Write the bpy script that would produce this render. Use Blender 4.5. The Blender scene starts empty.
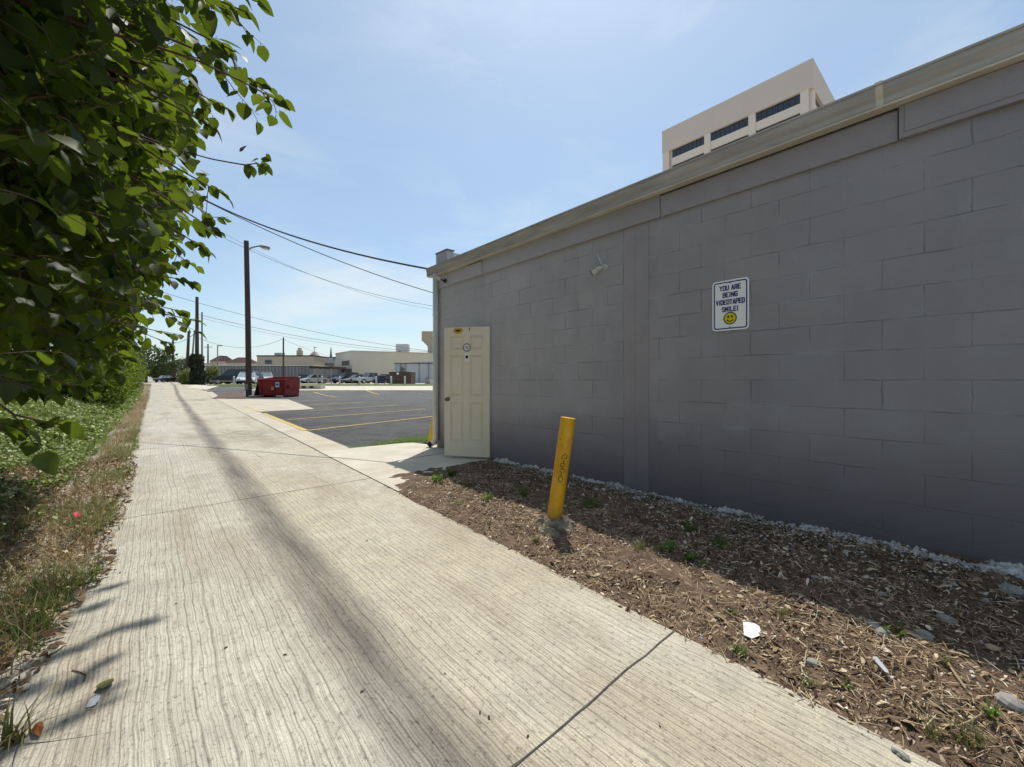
import bpy, math, random
from math import sin, cos, pi, radians, sqrt, atan2, tan, exp
from mathutils import Vector, Matrix, noise as mnoise
random.seed(11)
sc = bpy.context.scene
col = sc.collection
FL = 410.0; HZ = 380.0; CH = 1.175; AZ = radians(41.13)
SA, CA = sin(AZ), cos(AZ)

# ---------------------------------------------------------------- helpers
def ss(a, b, x):
    t = max(0.0, min(1.0, (x-a)/(b-a))); return t*t*(3-2*t)
def gd(d): return .6*ss(30, 48, d) + .9*ss(60, 200, d)
def g(x, y): return gd(x*SA+y*CA)
def XY(u, d): return (d*SA+u*CA, d*CA-u*SA)          # right / forward distances -> world x, y
def P(px, d): return XY((px-512)/FL*d, d)
def H(py, d): return CH+(HZ-py)/FL*d
def G(px, py):                                        # point of the terrain seen in that direction
    d = 1.0
    while d < 600:
        if CH-(py-HZ)/FL*d <= gd(d): break
        d += .02 if d < 20 else .1
    x, y = P(px, d); return (x, y, gd(d))
def nz(x, y, z=0.0): return mnoise.noise(Vector((x, y, z)))

class MB:
    def __init__(s): s.v = []; s.f = []
    def box(s, x0, x1, y0, y1, z0, z1):
        b = len(s.v)
        s.v += [(x0,y0,z0),(x1,y0,z0),(x1,y1,z0),(x0,y1,z0),(x0,y0,z1),(x1,y0,z1),(x1,y1,z1),(x0,y1,z1)]
        s.f += [tuple(b+i for i in q) for q in ((0,3,2,1),(4,5,6,7),(0,1,5,4),(1,2,6,5),(2,3,7,6),(3,0,4,7))]
        return s
    def mbox(s, M, sx, sy, sz):
        b = len(s.v); t = MB().box(-sx/2,sx/2,-sy/2,sy/2,-sz/2,sz/2)
        s.v += [tuple(M @ Vector(p)) for p in t.v]; s.f += [tuple(b+i for i in q) for q in t.f]; return s
    def tube(s, pts, r, seg=8, cap=True):
        pts = [Vector(p) for p in pts]; n = len(pts)
        rs = r if isinstance(r, (list, tuple)) else [r]*n
        b = len(s.v); up = Vector((0,0,1)); prev = None
        for i, p in enumerate(pts):
            t = (pts[min(i+1,n-1)]-pts[max(i-1,0)]).normalized()
            if prev is None:
                a = t.cross(up)
                if a.length < .05: a = t.cross(Vector((1,0,0)))
            else:
                a = prev - t*prev.dot(t)
            a.normalize(); prev = a; c = t.cross(a)
            for k in range(seg):
                w = 2*pi*k/seg; s.v.append(tuple(p+(a*cos(w)+c*sin(w))*rs[i]))
        for i in range(n-1):
            for k in range(seg):
                k2 = (k+1)%seg
                s.f.append((b+i*seg+k, b+i*seg+k2, b+(i+1)*seg+k2, b+(i+1)*seg+k))
        if cap:
            s.f.append(tuple(b+k for k in range(seg))[::-1]); s.f.append(tuple(b+(n-1)*seg+k for k in range(seg)))
        return s
    def prism(s, poly, z0, z1, M=None):                # polygon in xy extruded in z
        b = len(s.v); n = len(poly)
        for z in (z0, z1):
            for p in poly:
                q = Vector((p[0], p[1], z)); s.v.append(tuple(M @ q if M else q))
        s.f.append(tuple(b+i for i in range(n))[::-1]); s.f.append(tuple(b+n+i for i in range(n)))
        for i in range(n): j = (i+1)%n; s.f.append((b+i, b+j, b+n+j, b+n+i))
        return s
    def build(s, name, mat, parent=None, smooth=False, bevel=0, local=False):
        vs = s.v
        if parent is not None and not local:
            bpy.context.view_layer.update()
            inv = parent.matrix_world.inverted(); vs = [tuple(inv @ Vector(p)) for p in vs]
        me = bpy.data.meshes.new(name); me.from_pydata(vs, [], s.f); me.update()
        if mat: me.materials.append(mat)
        if smooth: me.polygons.foreach_set('use_smooth', [True]*len(me.polygons))
        o = bpy.data.objects.new(name, me); col.objects.link(o)
        if parent is not None: o.parent = parent
        if bevel:
            m = o.modifiers.new('bevel', 'BEVEL'); m.width = bevel; m.segments = 2; m.limit_method = 'ANGLE'
        return o
def tag(o, label, cat, group=None, kind=None):
    if label: o['label'] = label
    if cat: o['category'] = cat
    if group: o['group'] = group
    if kind: o['kind'] = kind
    return o
def thing(name, label, cat, loc=(0,0,0), rz=0, group=None):
    o = bpy.data.objects.new(name, None); col.objects.link(o); o.location = loc; o.rotation_euler = (0,0,rz)
    o.empty_display_size = .2
    return tag(o, label, cat, group)
def copy_tree(o, parent=None):
    c = o.copy(); col.objects.link(c); c.parent = parent
    for ch in list(o.children): copy_tree(ch, c)
    return c

# ---------------------------------------------------------------- materials
def newmat(name):
    m = bpy.data.materials.new(name); m.use_nodes = True
    nt = m.node_tree; return m, nt, nt.nodes['Principled BSDF'], nt.nodes['Material Output']
def N(nt, t, **kw):
    n = nt.nodes.new(t)
    for k, v in kw.items():
        if k in n.inputs.keys() if isinstance(k, str) else False: n.inputs[k].default_value = v
        else: setattr(n, k, v)
    return n
def c4(c): return (c[0], c[1], c[2], 1)
def ramp(nt, fac, stops, interp='LINEAR'):
    r = nt.nodes.new('ShaderNodeValToRGB'); cr = r.color_ramp; cr.interpolation = interp
    while len(cr.elements) < len(stops): cr.elements.new(.5)
    for e, (p, c) in zip(cr.elements, stops):
        e.position = p; e.color = c4(c) if isinstance(c, (tuple, list)) else (c, c, c, 1)
    nt.links.new(fac, r.inputs[0]); return r.outputs[0]
def math_(nt, op, a, b=None, c=None, clamp=False):
    n = nt.nodes.new('ShaderNodeMath'); n.operation = op; n.use_clamp = clamp
    for i, v in enumerate((a, b, c)):
        if v is None: continue
        if isinstance(v, (int, float)): n.inputs[i].default_value = v
        else: nt.links.new(v, n.inputs[i])
    return n.outputs[0]
def mix(nt, fac, a, b, mode='MIX'):
    n = nt.nodes.new('ShaderNodeMix'); n.data_type = 'RGBA'; n.blend_type = mode
    for i, v in ((0, fac), (6, a), (7, b)):
        if isinstance(v, (int, float)): n.inputs[i].default_value = v
        elif isinstance(v, tuple): n.inputs[i].default_value = c4(v)
        else: nt.links.new(v, n.inputs[i])
    return n.outputs[2]
def pos(nt): return nt.nodes.new('ShaderNodeNewGeometry').outputs['Position']
def sep(nt, v):
    n = nt.nodes.new('ShaderNodeSeparateXYZ'); nt.links.new(v, n.inputs[0]); return n.outputs
def comb(nt, x, y, z):
    n = nt.nodes.new('ShaderNodeCombineXYZ')
    for i, v in enumerate((x, y, z)):
        if isinstance(v, (int, float)): n.inputs[i].default_value = v
        else: nt.links.new(v, n.inputs[i])
    return n.outputs[0]
def noi(nt, vec, scale, detail=4, rough=.55, dist=0):
    n = nt.nodes.new('ShaderNodeTexNoise'); n.inputs['Scale'].default_value = scale
    n.inputs['Detail'].default_value = detail; n.inputs['Roughness'].default_value = rough
    n.inputs['Distortion'].default_value = dist
    nt.links.new(vec, n.inputs['Vector']); return n.outputs[0]
def bump(nt, h, bs, strength=.5, dist=.01):
    b = nt.nodes.new('ShaderNodeBump'); b.inputs['Strength'].default_value = strength; b.inputs['Distance'].default_value = dist
    nt.links.new(h, b.inputs['Height']); nt.links.new(b.outputs[0], bs.inputs['Normal']); return b
def pm(name, c, c2=None, rough=.7, scale=4, bumps=0, bscale=60, metal=0, spec=.4, stretch=(1,1,1)):
    m, nt, bs, out = newmat(name)
    c2 = c2 or tuple(x*.75 for x in c)
    tc = nt.nodes.new('ShaderNodeTexCoord').outputs['Object']
    mp = nt.nodes.new('ShaderNodeMapping'); mp.inputs['Scale'].default_value = stretch; nt.links.new(tc, mp.inputs[0])
    n1 = noi(nt, mp.outputs[0], scale, 6, .6)
    f = ramp(nt, n1, [(.35, 0), (.65, 1)])
    nt.links.new(mix(nt, f, c, c2), bs.inputs['Base Color'])
    bs.inputs['Roughness'].default_value = rough; bs.inputs['Metallic'].default_value = metal
    bs.inputs['Specular IOR Level'].default_value = spec
    if bumps: bump(nt, noi(nt, mp.outputs[0], bscale, 5), bs, bumps, .01)
    return m
def leafmat(name, stops, trans=.5, tcol=(.25,.42,.03), rough=.4, spec=.5, shadecol=None):
    m, nt, bs, out = newmat(name)
    r = nt.nodes.new('ShaderNodeNewGeometry').outputs['Random Per Island']
    base = ramp(nt, r, stops)
    nt.links.new(base, bs.inputs['Base Color'])
    bs.inputs['Roughness'].default_value = rough; bs.inputs['Specular IOR Level'].default_value = spec
    if trans:
        t = nt.nodes.new('ShaderNodeBsdfTranslucent')
        v = ramp(nt, math_(nt, 'FRACT', math_(nt, 'MULTIPLY', r, 7.31)), [(0, tuple(x*.6 for x in tcol)), (1, tcol)])
        nt.links.new(v, t.inputs[0])
        ms = nt.nodes.new('ShaderNodeMixShader'); ms.inputs[0].default_value = trans
        nt.links.new(bs.outputs[0], ms.inputs[1]); nt.links.new(t.outputs[0], ms.inputs[2]); nt.links.new(ms.outputs[0], out.inputs[0])
    return m

# concrete alley
def make_alley_mat():
    m, nt, bs, out = newmat('tined_concrete')
    p = pos(nt); X, Y, Z = sep(nt, p)
    flat = comb(nt, X, Y, 0)
    w1 = noi(nt, comb(nt, math_(nt,'MULTIPLY',X,.55), math_(nt,'MULTIPLY',Y,.75), 0), 1.0, 1)
    w2 = noi(nt, comb(nt, math_(nt,'MULTIPLY',X,1.6), math_(nt,'MULTIPLY',Y,2.4), 4), 1.0, 1)
    w3 = noi(nt, comb(nt, math_(nt,'MULTIPLY',X,14), math_(nt,'MULTIPLY',Y,7), 8), 1.0, 2)
    xw = math_(nt,'ADD', X, math_(nt,'ADD', math_(nt,'ADD', math_(nt,'MULTIPLY', w1, .06), math_(nt,'MULTIPLY', w2, .028)), math_(nt,'MULTIPLY', w3, .016)))
    def lines(freq, seed, lo, hi, tmin, tmax, jit=.9):
        n = noi(nt, comb(nt, math_(nt,'MULTIPLY', xw, freq*.37), math_(nt,'MULTIPLY', Y, .12), seed), 1.0, 2)
        ph = math_(nt,'FRACT', math_(nt,'ADD', math_(nt,'MULTIPLY', xw, freq), math_(nt,'MULTIPLY', n, jit)))
        tri = math_(nt,'MULTIPLY', math_(nt,'ABSOLUTE', math_(nt,'SUBTRACT', ph, .5)), 2.0)      # 0 in the groove
        st_ = noi(nt, comb(nt, math_(nt,'MULTIPLY', xw, freq*.7), math_(nt,'MULTIPLY', Y, 9), seed+5), 1.0, 5, .78)
        th = ramp(nt, st_, [(lo, tmin), (hi, tmax)])
        d_ = math_(nt,'SUBTRACT', tri, th)
        return ramp(nt, math_(nt,'ADD', d_, .5), [(.48, 0), (.74, 1)])
    grooves = lines(84, 1.0, .44, .66, -.5, .20, 1.8)
    fine = noi(nt, comb(nt, math_(nt,'MULTIPLY', xw, 120), math_(nt,'MULTIPLY', Y, 5), 3), 1.0, 3, .65)
    bold = lines(29, 20.0, .54, .66, -.4, .02, 2.6)
    pits = ramp(nt, noi(nt, comb(nt, X, math_(nt,'MULTIPLY',Y,.6), 0), 58, 5, .72), [(.37, 0), (.45, 1)])
    big = noi(nt, flat, .7, 5, .6)
    med = noi(nt, flat, 5, 5, .65)
    grain = noi(nt, flat, 150, 4, .78)
    tanf = ramp(nt, math_(nt,'ADD', X, math_(nt,'MULTIPLY', med, .3)), [(.72, 0), (1.0, 1)])
    base = mix(nt, tanf, (.56,.52,.435), (.61,.535,.39))
    base = mix(nt, ramp(nt, big, [(.35, 0), (.7, 1)]), base, (.70,.645,.52))
    base = mix(nt, math_(nt,'MULTIPLY', ramp(nt, med, [(.4, 0), (.7, 1)]), .45), base, (.36,.33,.28))
    brn = noi(nt, comb(nt, math_(nt,'MULTIPLY', X, 2.2), math_(nt,'MULTIPLY', Y, .5), 31), 1.0, 4, .6)
    base = mix(nt, math_(nt,'MULTIPLY', ramp(nt, brn, [(.48, 0), (.68, 1)]), .55), base, (.40,.32,.22))
    # oil drip stain along the middle
    sx = math_(nt,'SUBTRACT', xw, math_(nt,'ADD', .72, math_(nt,'MULTIPLY', Y, .018)))
    st = math_(nt,'ABSOLUTE', sx)
    stm = ramp(nt, st, [(.02, 1), (.09, .72), (.19, 0)])
    stm = math_(nt,'MULTIPLY', stm, ramp(nt, noi(nt, comb(nt, math_(nt,'MULTIPLY',X,6), math_(nt,'MULTIPLY',Y,.9), 0), 1.0, 4), [(.25, .45), (.6, 1)]))
    base = mix(nt, math_(nt,'MULTIPLY', stm, .92), base, (.18,.155,.135))
    # tyre scuff further up the lane
    dx = math_(nt,'MULTIPLY', math_(nt,'SUBTRACT', X, 1.3), .8); dy = math_(nt,'MULTIPLY', math_(nt,'SUBTRACT', Y, 10.6), .55)
    rr = math_(nt,'SQRT', math_(nt,'ADD', math_(nt,'MULTIPLY',dx,dx), math_(nt,'MULTIPLY',dy,dy)))
    sc_ = math_(nt,'MULTIPLY', ramp(nt, rr, [(.3, 1), (.95, 0)]), ramp(nt, noi(nt, flat, 2.2, 4, .6, 1.5), [(.4, 0), (.55, 1)]))
    base = mix(nt, math_(nt,'MULTIPLY', sc_, .5), base, (.22,.20,.17))
    base = mix(nt, 1.0, base, mix(nt, 1.0, ramp(nt, grooves, [(0, .76), (1, 1)]), ramp(nt, bold, [(0, .62), (1, 1)]), 'MULTIPLY'), 'MULTIPLY')
    base = mix(nt, 1.0, base, ramp(nt, fine, [(.3, .74), (.65, 1.08)]), 'MULTIPLY')
    base = mix(nt, 1.0, base, ramp(nt, grain, [(.25, .66), (.7, 1.16)]), 'MULTIPLY')
    base = mix(nt, .9, base, ramp(nt, pits, [(0, .55), (1, 1)]), 'MULTIPLY')
    nt.links.new(base, bs.inputs['Base Color']); bs.inputs['Roughness'].default_value = .88
    bs.inputs['Specular IOR Level'].default_value = .25
    h = math_(nt,'ADD', math_(nt,'MULTIPLY', grooves, .6), math_(nt,'ADD', math_(nt,'MULTIPLY', bold, .8), math_(nt,'MULTIPLY', fine, .5)))
    h = math_(nt,'ADD', h, math_(nt,'MULTIPLY', pits, .3))
    bump(nt, h, bs, .4, .005)
    return m
M_alley = make_alley_mat()

def make_wall_mat():
    m, nt, bs, out = newmat('grey_painted_block')
    p = pos(nt); X, Y, Z = sep(nt, p)
    v = comb(nt, Y, Z, 0)
    wv = noi(nt, v, 6, 3); 
    jit = math_(nt,'MULTIPLY', math_(nt,'SUBTRACT', wv, .5), .02)
    bv = comb(nt, math_(nt,'ADD', math_(nt,'ADD', Y, .165+40.64), jit), math_(nt,'ADD', math_(nt,'ADD', Z, -.159+.4064), jit), 0)
    b = nt.nodes.new('ShaderNodeTexBrick'); nt.links.new(bv, b.inputs['Vector'])
    b.inputs['Scale'].default_value = 1; b.inputs['Mortar Size'].default_value = .0045; b.inputs['Mortar Smooth'].default_value = .4
    b.inputs['Brick Width'].default_value = .4064; b.inputs['Row Height'].default_value = .2032; b.inputs['Bias'].default_value = 0
    b.inputs['Color1'].default_value = (0,0,0,1); b.inputs['Color2'].default_value = (1,1,1,1); b.inputs['Mortar'].default_value = (.5,.5,.5,1)
    b.offset = .5
    mort = b.outputs['Fac']
    # halo: paint is lighter beside the joints where it was repainted
    b2 = nt.nodes.new('ShaderNodeTexBrick'); nt.links.new(bv, b2.inputs['Vector'])
    b2.inputs['Scale'].default_value = 1; b2.inputs['Mortar Size'].default_value = .02; b2.inputs['Mortar Smooth'].default_value = 1.0
    b2.inputs['Brick Width'].default_value = .4064; b2.inputs['Row Height'].default_value = .2032; b2.offset = .5
    n1 = noi(nt, v, 1.1, 5, .6); n2 = noi(nt, v, 3.5, 5, .65); n3 = noi(nt, v, 120, 3, .6); n4 = noi(nt, comb(nt, math_(nt,'MULTIPLY',Y,1.5), math_(nt,'MULTIPLY',Z,.5), 7), 2.0, 4)
    base = mix(nt, ramp(nt, n1, [(.35, 0), (.65, 1)]), (.335,.312,.305), (.385,.352,.340))
    base = mix(nt, ramp(nt, n2, [(.52, 0), (.72, .75)]), base, (.375,.370,.375))
    base = mix(nt, ramp(nt, n4, [(.50, 0), (.8, .6)]), base, (.295,.262,.255))
    base = mix(nt, math_(nt,'MULTIPLY', b.outputs['Color'], .28), base, mix(nt, 1.0, base, (.82,.83,.86), 'MULTIPLY'))
    vis = ramp(nt, noi(nt, v, 2.9, 4, .65), [(.42, .06), (.62, .8)])
    base = mix(nt, math_(nt,'MULTIPLY', math_(nt,'MULTIPLY', b2.outputs['Fac'], ramp(nt, noi(nt, v, 1.7, 3), [(.52, 0), (.62, .75)])), .55), base, (.45,.45,.46))
    base = mix(nt, math_(nt,'MULTIPLY', math_(nt,'MULTIPLY', mort, vis), .6), base, (.13,.12,.12))
    # darker tone towards the foot of the wall
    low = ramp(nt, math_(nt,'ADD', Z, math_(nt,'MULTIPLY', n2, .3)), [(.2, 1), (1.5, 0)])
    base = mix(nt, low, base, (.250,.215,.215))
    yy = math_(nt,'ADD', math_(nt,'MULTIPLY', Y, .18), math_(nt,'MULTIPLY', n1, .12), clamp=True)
    base = mix(nt, 1.0, base, ramp(nt, yy, [(0, (.79,.80,.83)), (.35, (.93,.93,.95)), (.8, (1.38,1.40,1.44))]), 'MULTIPLY')  # bounce light painted in: brighter towards the door end, dimmer at the near end
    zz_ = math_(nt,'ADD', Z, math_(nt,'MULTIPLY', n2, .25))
    base = mix(nt, 1.0, base, ramp(nt, zz_, [(.1, (.62,.62,.65)), (.55, (.80,.79,.82)), (1.0, 1.0)]), 'MULTIPLY')  # dimmer light near the ground, put into the paint colour
    base = mix(nt, 1.0, base, ramp(nt, n3, [(.2, .9), (.8, 1.08)]), 'MULTIPLY')
    nt.links.new(base, bs.inputs['Base Color'])
    nt.links.new(ramp(nt, n2, [(.3, .5), (.7, .75)]), bs.inputs['Roughness'])
    bs.inputs['Specular IOR Level'].default_value = .35
    h = math_(nt,'SUBTRACT', math_(nt,'ADD', math_(nt,'MULTIPLY', n3, .12), math_(nt,'MULTIPLY', b.outputs['Color'], .18)), math_(nt,'MULTIPLY', mort, vis))
    bump(nt, h, bs, .8, .006)
    return m
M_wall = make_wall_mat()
def make_plain_wall(name, c, c2):
    m, nt, bs, out = newmat(name)
    p = pos(nt)
    n1 = noi(nt, p, 1.6, 5); n2 = noi(nt, p, 90, 4, .6); n3 = noi(nt, p, 6, 5)
    base = mix(nt, ramp(nt, n1, [(.35, 0), (.65, 1)]), c, c2)
    base = mix(nt, ramp(nt, n3, [(.5, 0), (.8, .4)]), base, tuple(x*.75 for x in c))
    sx_, sy_, sz_ = sep(nt, p)
    base = mix(nt, 1.0, base, ramp(nt, math_(nt,'MULTIPLY', sy_, .18, clamp=True), [(0, (.80,.78,.81)), (.35, (.93,.90,.94)), (.8, (1.3,1.30,1.33))]), 'MULTIPLY')  # painted bounce light, growing along the wall towards the door
    base = mix(nt, 1.0, base, ramp(nt, sz_, [(.1, (.62,.62,.65)), (.55, (.80,.79,.82)), (1.0, 1.0)]), 'MULTIPLY')  # painted shade, deepening towards the ground
    base = mix(nt, 1.0, base, ramp(nt, n2, [(.2, .9), (.8, 1.08)]), 'MULTIPLY')
    nt.links.new(base, bs.inputs['Base Color']); bs.inputs['Roughness'].default_value = .6; bs.inputs['Specular IOR Level'].default_value = .35
    bump(nt, math_(nt,'ADD', n2, math_(nt,'MULTIPLY', n3, 1.5)), bs, .35, .006)
    return m
M_stucco = make_plain_wall('grey_painted_stucco', (.36,.335,.325), (.39,.365,.355))
M_band = make_plain_wall('grey_painted_board', (.36,.335,.33), (.39,.365,.36))
M_gutter = pm('aged_tan_metal', (.49,.465,.43), (.34,.32,.295), .55, 3, .15, 40, spec=.4, stretch=(1,.6,4))
M_gutter_lip = pm('gutter_underside', (.70,.65,.54), (.56,.51,.42), .55, 3, spec=.4)
M_rust = pm('rotten_brown_board', (.07,.04,.03), (.035,.025,.02), .9, 8, .3)
M_down = pm('downspout_paint', (.80,.78,.70), (.66,.64,.57), .5, 3)
M_door = pm('cream_door_paint', (.90,.81,.63), (.84,.75,.58), .45, 2.5, .06, 30)
M_dark = pm('interior_dark', (.012,.012,.012), (.02,.02,.02), .9)
M_steel = pm('brushed_steel', (.32,.31,.29), (.2,.2,.19), .35, 10, metal=.8)
M_white = pm('white_plastic', (.62,.61,.56), (.5,.48,.42), .45, 12)
M_black = pm('black_plastic', (.012,.012,.014), (.02,.02,.02), .4)
M_yellow = pm('yellow_paint', (.72,.38,.012), (.62,.30,.01), .42, 7, .08, 30)
def make_bollard_paint():
    m, nt, bs, out = newmat('chipped_yellow_paint')
    p = pos(nt); X, Y, Z = sep(nt, p)
    base = mix(nt, ramp(nt, noi(nt, p, 7, 4), [(.35,0),(.65,1)]), (.74,.40,.012), (.62,.30,.010))
    base = mix(nt, ramp(nt, noi(nt, comb(nt, math_(nt,'MULTIPLY',X,3), math_(nt,'MULTIPLY',Y,3), Z), 9, 5, .7), [(.60,0),(.68,.7)]), base, (.74,.62,.38))
    base = mix(nt, ramp(nt, noi(nt, p, 38, 4, .7), [(.66,0),(.70,.9)]), base, (.13,.055,.02))
    dirt = ramp(nt, math_(nt,'ADD', Z, math_(nt,'MULTIPLY', noi(nt, p, 14, 4), .18)), [(.17,.8),(.30,0)])
    base = mix(nt, dirt, base, (.20,.12,.05))
    nt.links.new(base, bs.inputs['Base Color']); bs.inputs['Roughness'].default_value = .5; bs.inputs['Specular IOR Level'].default_value = .4
    bump(nt, noi(nt, p, 30, 4), bs, .15, .004); return m
M_bollard = make_bollard_paint()
M_yellow2 = pm('sun_bleached_yellow', (.78,.55,.03), (.75,.42,.02), .5, 8)
M_sticker = pm('yellow_sticker', (.68,.42,.03), (.6,.36,.03), .5)
M_ink = pm('black_marker', (.015,.012,.01), (.03,.02,.01), .6)
M_sign = pm('sign_white', (.95,.94,.91), (.92,.91,.87), .35, 3)
M_navy = pm('sign_navy', (.02,.035,.16), (.03,.045,.19), .4)
M_smile = pm('sign_yellow', (.80,.66,.03), (.78,.60,.02), .4)
M_wood = pm('weathered_pole_wood', (.085,.06,.048), (.045,.033,.028), .85, 3, .4, 20, stretch=(6,6,.3))
M_wood2 = pm('pale_pole_wood', (.22,.20,.17), (.15,.13,.11), .85, 3, .3, 20, stretch=(6,6,.3))
M_wire = pm('cable_rubber', (.02,.022,.026), (.03,.03,.035), .6)
M_wire2 = pm('hazy_cable', (.13,.15,.17), (.11,.13,.15), .7)
M_lamp = pm('lamp_housing', (.30,.27,.23), (.20,.18,.15), .5)
M_glasslamp = pm('lamp_lens', (.7,.72,.7), (.6,.62,.6), .2)
M_red = pm('dumpster_red', (.26,.016,.02), (.16,.012,.015), .55, 3, .1, 20)
M_darkred = pm('dumpster_inside', (.05,.008,.008), (.03,.006,.006), .8)
M_orange = pm('orange_label', (.65,.28,.06), (.6,.2,.05), .5)
M_paper = pm('pale_label', (.55,.56,.62), (.45,.46,.5), .5)
M_conc = pm('pale_concrete', (.55,.485,.375), (.43,.37,.28), .9, 1.2, .3, 60)
M_concr2 = pm('white_concrete', (.64,.585,.475), (.50,.445,.35), .9, 1.5, .3, 60)
M_foot = pm('rough_footing', (.70,.67,.63), (.34,.31,.28), .95, 14, .9, 60)
M_clod = pm('concrete_collar', (.34,.29,.22), (.07,.05,.034), .95, 14, 1.0, 45)
M_stone = pm('pale_limestone', (.40,.385,.35), (.27,.25,.22), .9, 8, .4, 40)
M_tan = pm('tan_stucco', (.56,.47,.345), (.52,.43,.315), .85, .6)
M_beige = pm('beige_stucco', (.56,.515,.43), (.52,.475,.395), .85, .3)
M_beiged = pm('beige_tower_panel', (.40,.34,.27), (.37,.31,.25), .85, .3)
M_cream = pm('tower_cream_panel', (.72,.59,.495), (.67,.55,.465), .8, .12)
M_cream2 = pm('tower_light_panel', (.82,.70,.59), (.76,.65,.55), .8, .12)
M_corr = pm('grey_metal_siding', (.25,.24,.235), (.20,.195,.19), .6, 1.2, stretch=(1,1,.2))
M_corrl = pm('pale_metal_siding', (.50,.52,.55), (.42,.44,.48), .6, .8, stretch=(1,1,.2))
M_wht = pm('white_wall_paint', (.62,.61,.58), (.55,.53,.5), .8, .5)
M_roofr = pm('dark_red_roof', (.075,.032,.028), (.055,.026,.024), .85, 2)
M_brn = pm('brown_fence_boards', (.095,.065,.05), (.06,.042,.035), .85, 2, stretch=(4,4,.5))
M_fence = pm('old_cedar_boards', (.20,.125,.095), (.10,.065,.05), .9, 3, .3, 20, stretch=(5,5,.4))
M_navyd = pm('navy_steel', (.012,.018,.05), (.02,.026,.06), .5)
M_grass = pm('short_grass_base', (.085,.13,.03), (.13,.13,.055), .95, 6, .6, 60)
M_dirt = pm('brown_dirt', (.16,.11,.075), (.085,.058,.04), .95, 5, .8, 50)
M_litter = pm('leaf_litter_soil', (.185,.125,.08), (.085,.055,.035), .95, 9, 1.0, 45)
M_vergesoil = pm('verge_soil', (.10,.095,.045), (.05,.05,.025), .95, 7, .9, 30)
M_tarseam = pm('dark_joint', (.10,.09,.078), (.05,.045,.04), .9, 20)
M_bark = pm('grey_brown_bark', (.11,.08,.055), (.06,.045,.03), .9, 6, .6, 40, stretch=(4,4,.6))
M_twig = pm('reddish_twig', (.13,.07,.04), (.09,.06,.035), .8, 6)
M_paper_w = pm('white_paper', (.82,.82,.80), (.74,.74,.72), .6, 12)
M_pink = pm('pink_plastic', (.75,.06,.12), (.65,.05,.1), .5)
M_rub = pm('tyre_rubber', (.015,.015,.015), (.02,.02,.02), .8)
M_rim = pm('wheel_rim', (.4,.4,.4), (.3,.3,.3), .35, metal=.7)
M_head = pm('lamp_glass', (.7,.72,.75), (.6,.6,.62), .15)
def glassmat(name, c, rough=.08):
    m = pm(name, c, tuple(x*.8 for x in c), rough, 1, spec=.9); return m
M_cglass = glassmat('car_glass', (.03,.04,.045)); M_cglass2 = glassmat('pale_windscreen', (.30,.38,.38), .2)
M_win = glassmat('tower_window_glass', (.016,.022,.032), .15)

def make_asphalt():
    m, nt, bs, out = newmat('grey_asphalt')
    p = pos(nt); n1 = noi(nt, p, .5, 7, .7); n2 = noi(nt, p, 1.6, 8, .72); n3 = noi(nt, p, 26, 6, .8); n4 = noi(nt, p, 160, 2, .7)
    base = mix(nt, ramp(nt, n1, [(.35, 0), (.65, 1)]), (.098,.094,.088), (.17,.162,.15))
    base = mix(nt, ramp(nt, n2, [(.46, 0), (.66, .75)]), base, (.066,.063,.060))
    base = mix(nt, 1.0, base, ramp(nt, n3, [(.32, .25), (.68, 1.85)]), 'MULTIPLY')
    base = mix(nt, ramp(nt, n4, [(.64, 0), (.70, .6)]), base, (.32,.31,.29))
    nt.links.new(base, bs.inputs['Base Color']); bs.inputs['Roughness'].default_value = .9
    bump(nt, math_(nt,'ADD', n3, n4), bs, 1.0, .035); return m
M_asph = make_asphalt()
def make_linepaint():
    m, nt, bs, out = newmat('worn_yellow_line')
    p = pos(nt); n = noi(nt, p, 14, 5, .7)
    nt.links.new(mix(nt, ramp(nt, n, [(.42, 0), (.62, 1)]), (.62,.42,.06), (.40,.33,.16)), bs.inputs['Base Color'])
    bs.inputs['Roughness'].default_value = .8; return m
M_line = make_linepaint()
def make_far_ground():
    m, nt, bs, out = newmat('far_ground')
    p = pos(nt); n1 = noi(nt, p, .05, 4); n2 = noi(nt, p, .8, 5)
    base = mix(nt, ramp(nt, n1, [(.4, 0), (.6, 1)]), (.42,.385,.32), (.30,.28,.24))
    base = mix(nt, math_(nt,'MULTIPLY', n2, .5), base, (.26,.22,.16))
    nt.links.new(base, bs.inputs['Base Color']); bs.inputs['Roughness'].default_value = .95; return m
M_far = make_far_ground()

# foliage materials
M_leaf = leafmat('broad_leaf', [(0,(.012,.020,.007)), (.5,(.020,.034,.009)), (.85,(.034,.054,.013)), (1,(.055,.072,.02))], .33, (.30,.42,.028), .5, .2)
M_leaf2 = leafmat('hedge_leaf', [(0,(.022,.04,.010)), (.6,(.06,.095,.018)), (1,(.13,.17,.03))], .4, (.32,.42,.03), .6, .2)
M_leaf3 = leafmat('distant_leaf', [(0,(.04,.058,.025)), (.6,(.06,.085,.035)), (1,(.09,.12,.05))], .25, (.12,.18,.05), .7, .2)
M_ivy = leafmat('ivy_leaf', [(0,(.018,.026,.010)), (.7,(.035,.045,.016)), (1,(.06,.07,.025))], .15, (.08,.12,.03), .6, .3)
M_brush = leafmat('brush_leaf', [(0,(.10,.13,.03)), (.6,(.16,.19,.055)), (1,(.26,.25,.10))], .35, (.35,.38,.08), .6, .3)
M_cover = leafmat('groundcover_leaf', [(0,(.07,.09,.02)), (.4,(.20,.25,.06)), (.75,(.37,.42,.15)), (1,(.58,.60,.34))], .3, (.26,.38,.06), .5, .4)
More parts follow.
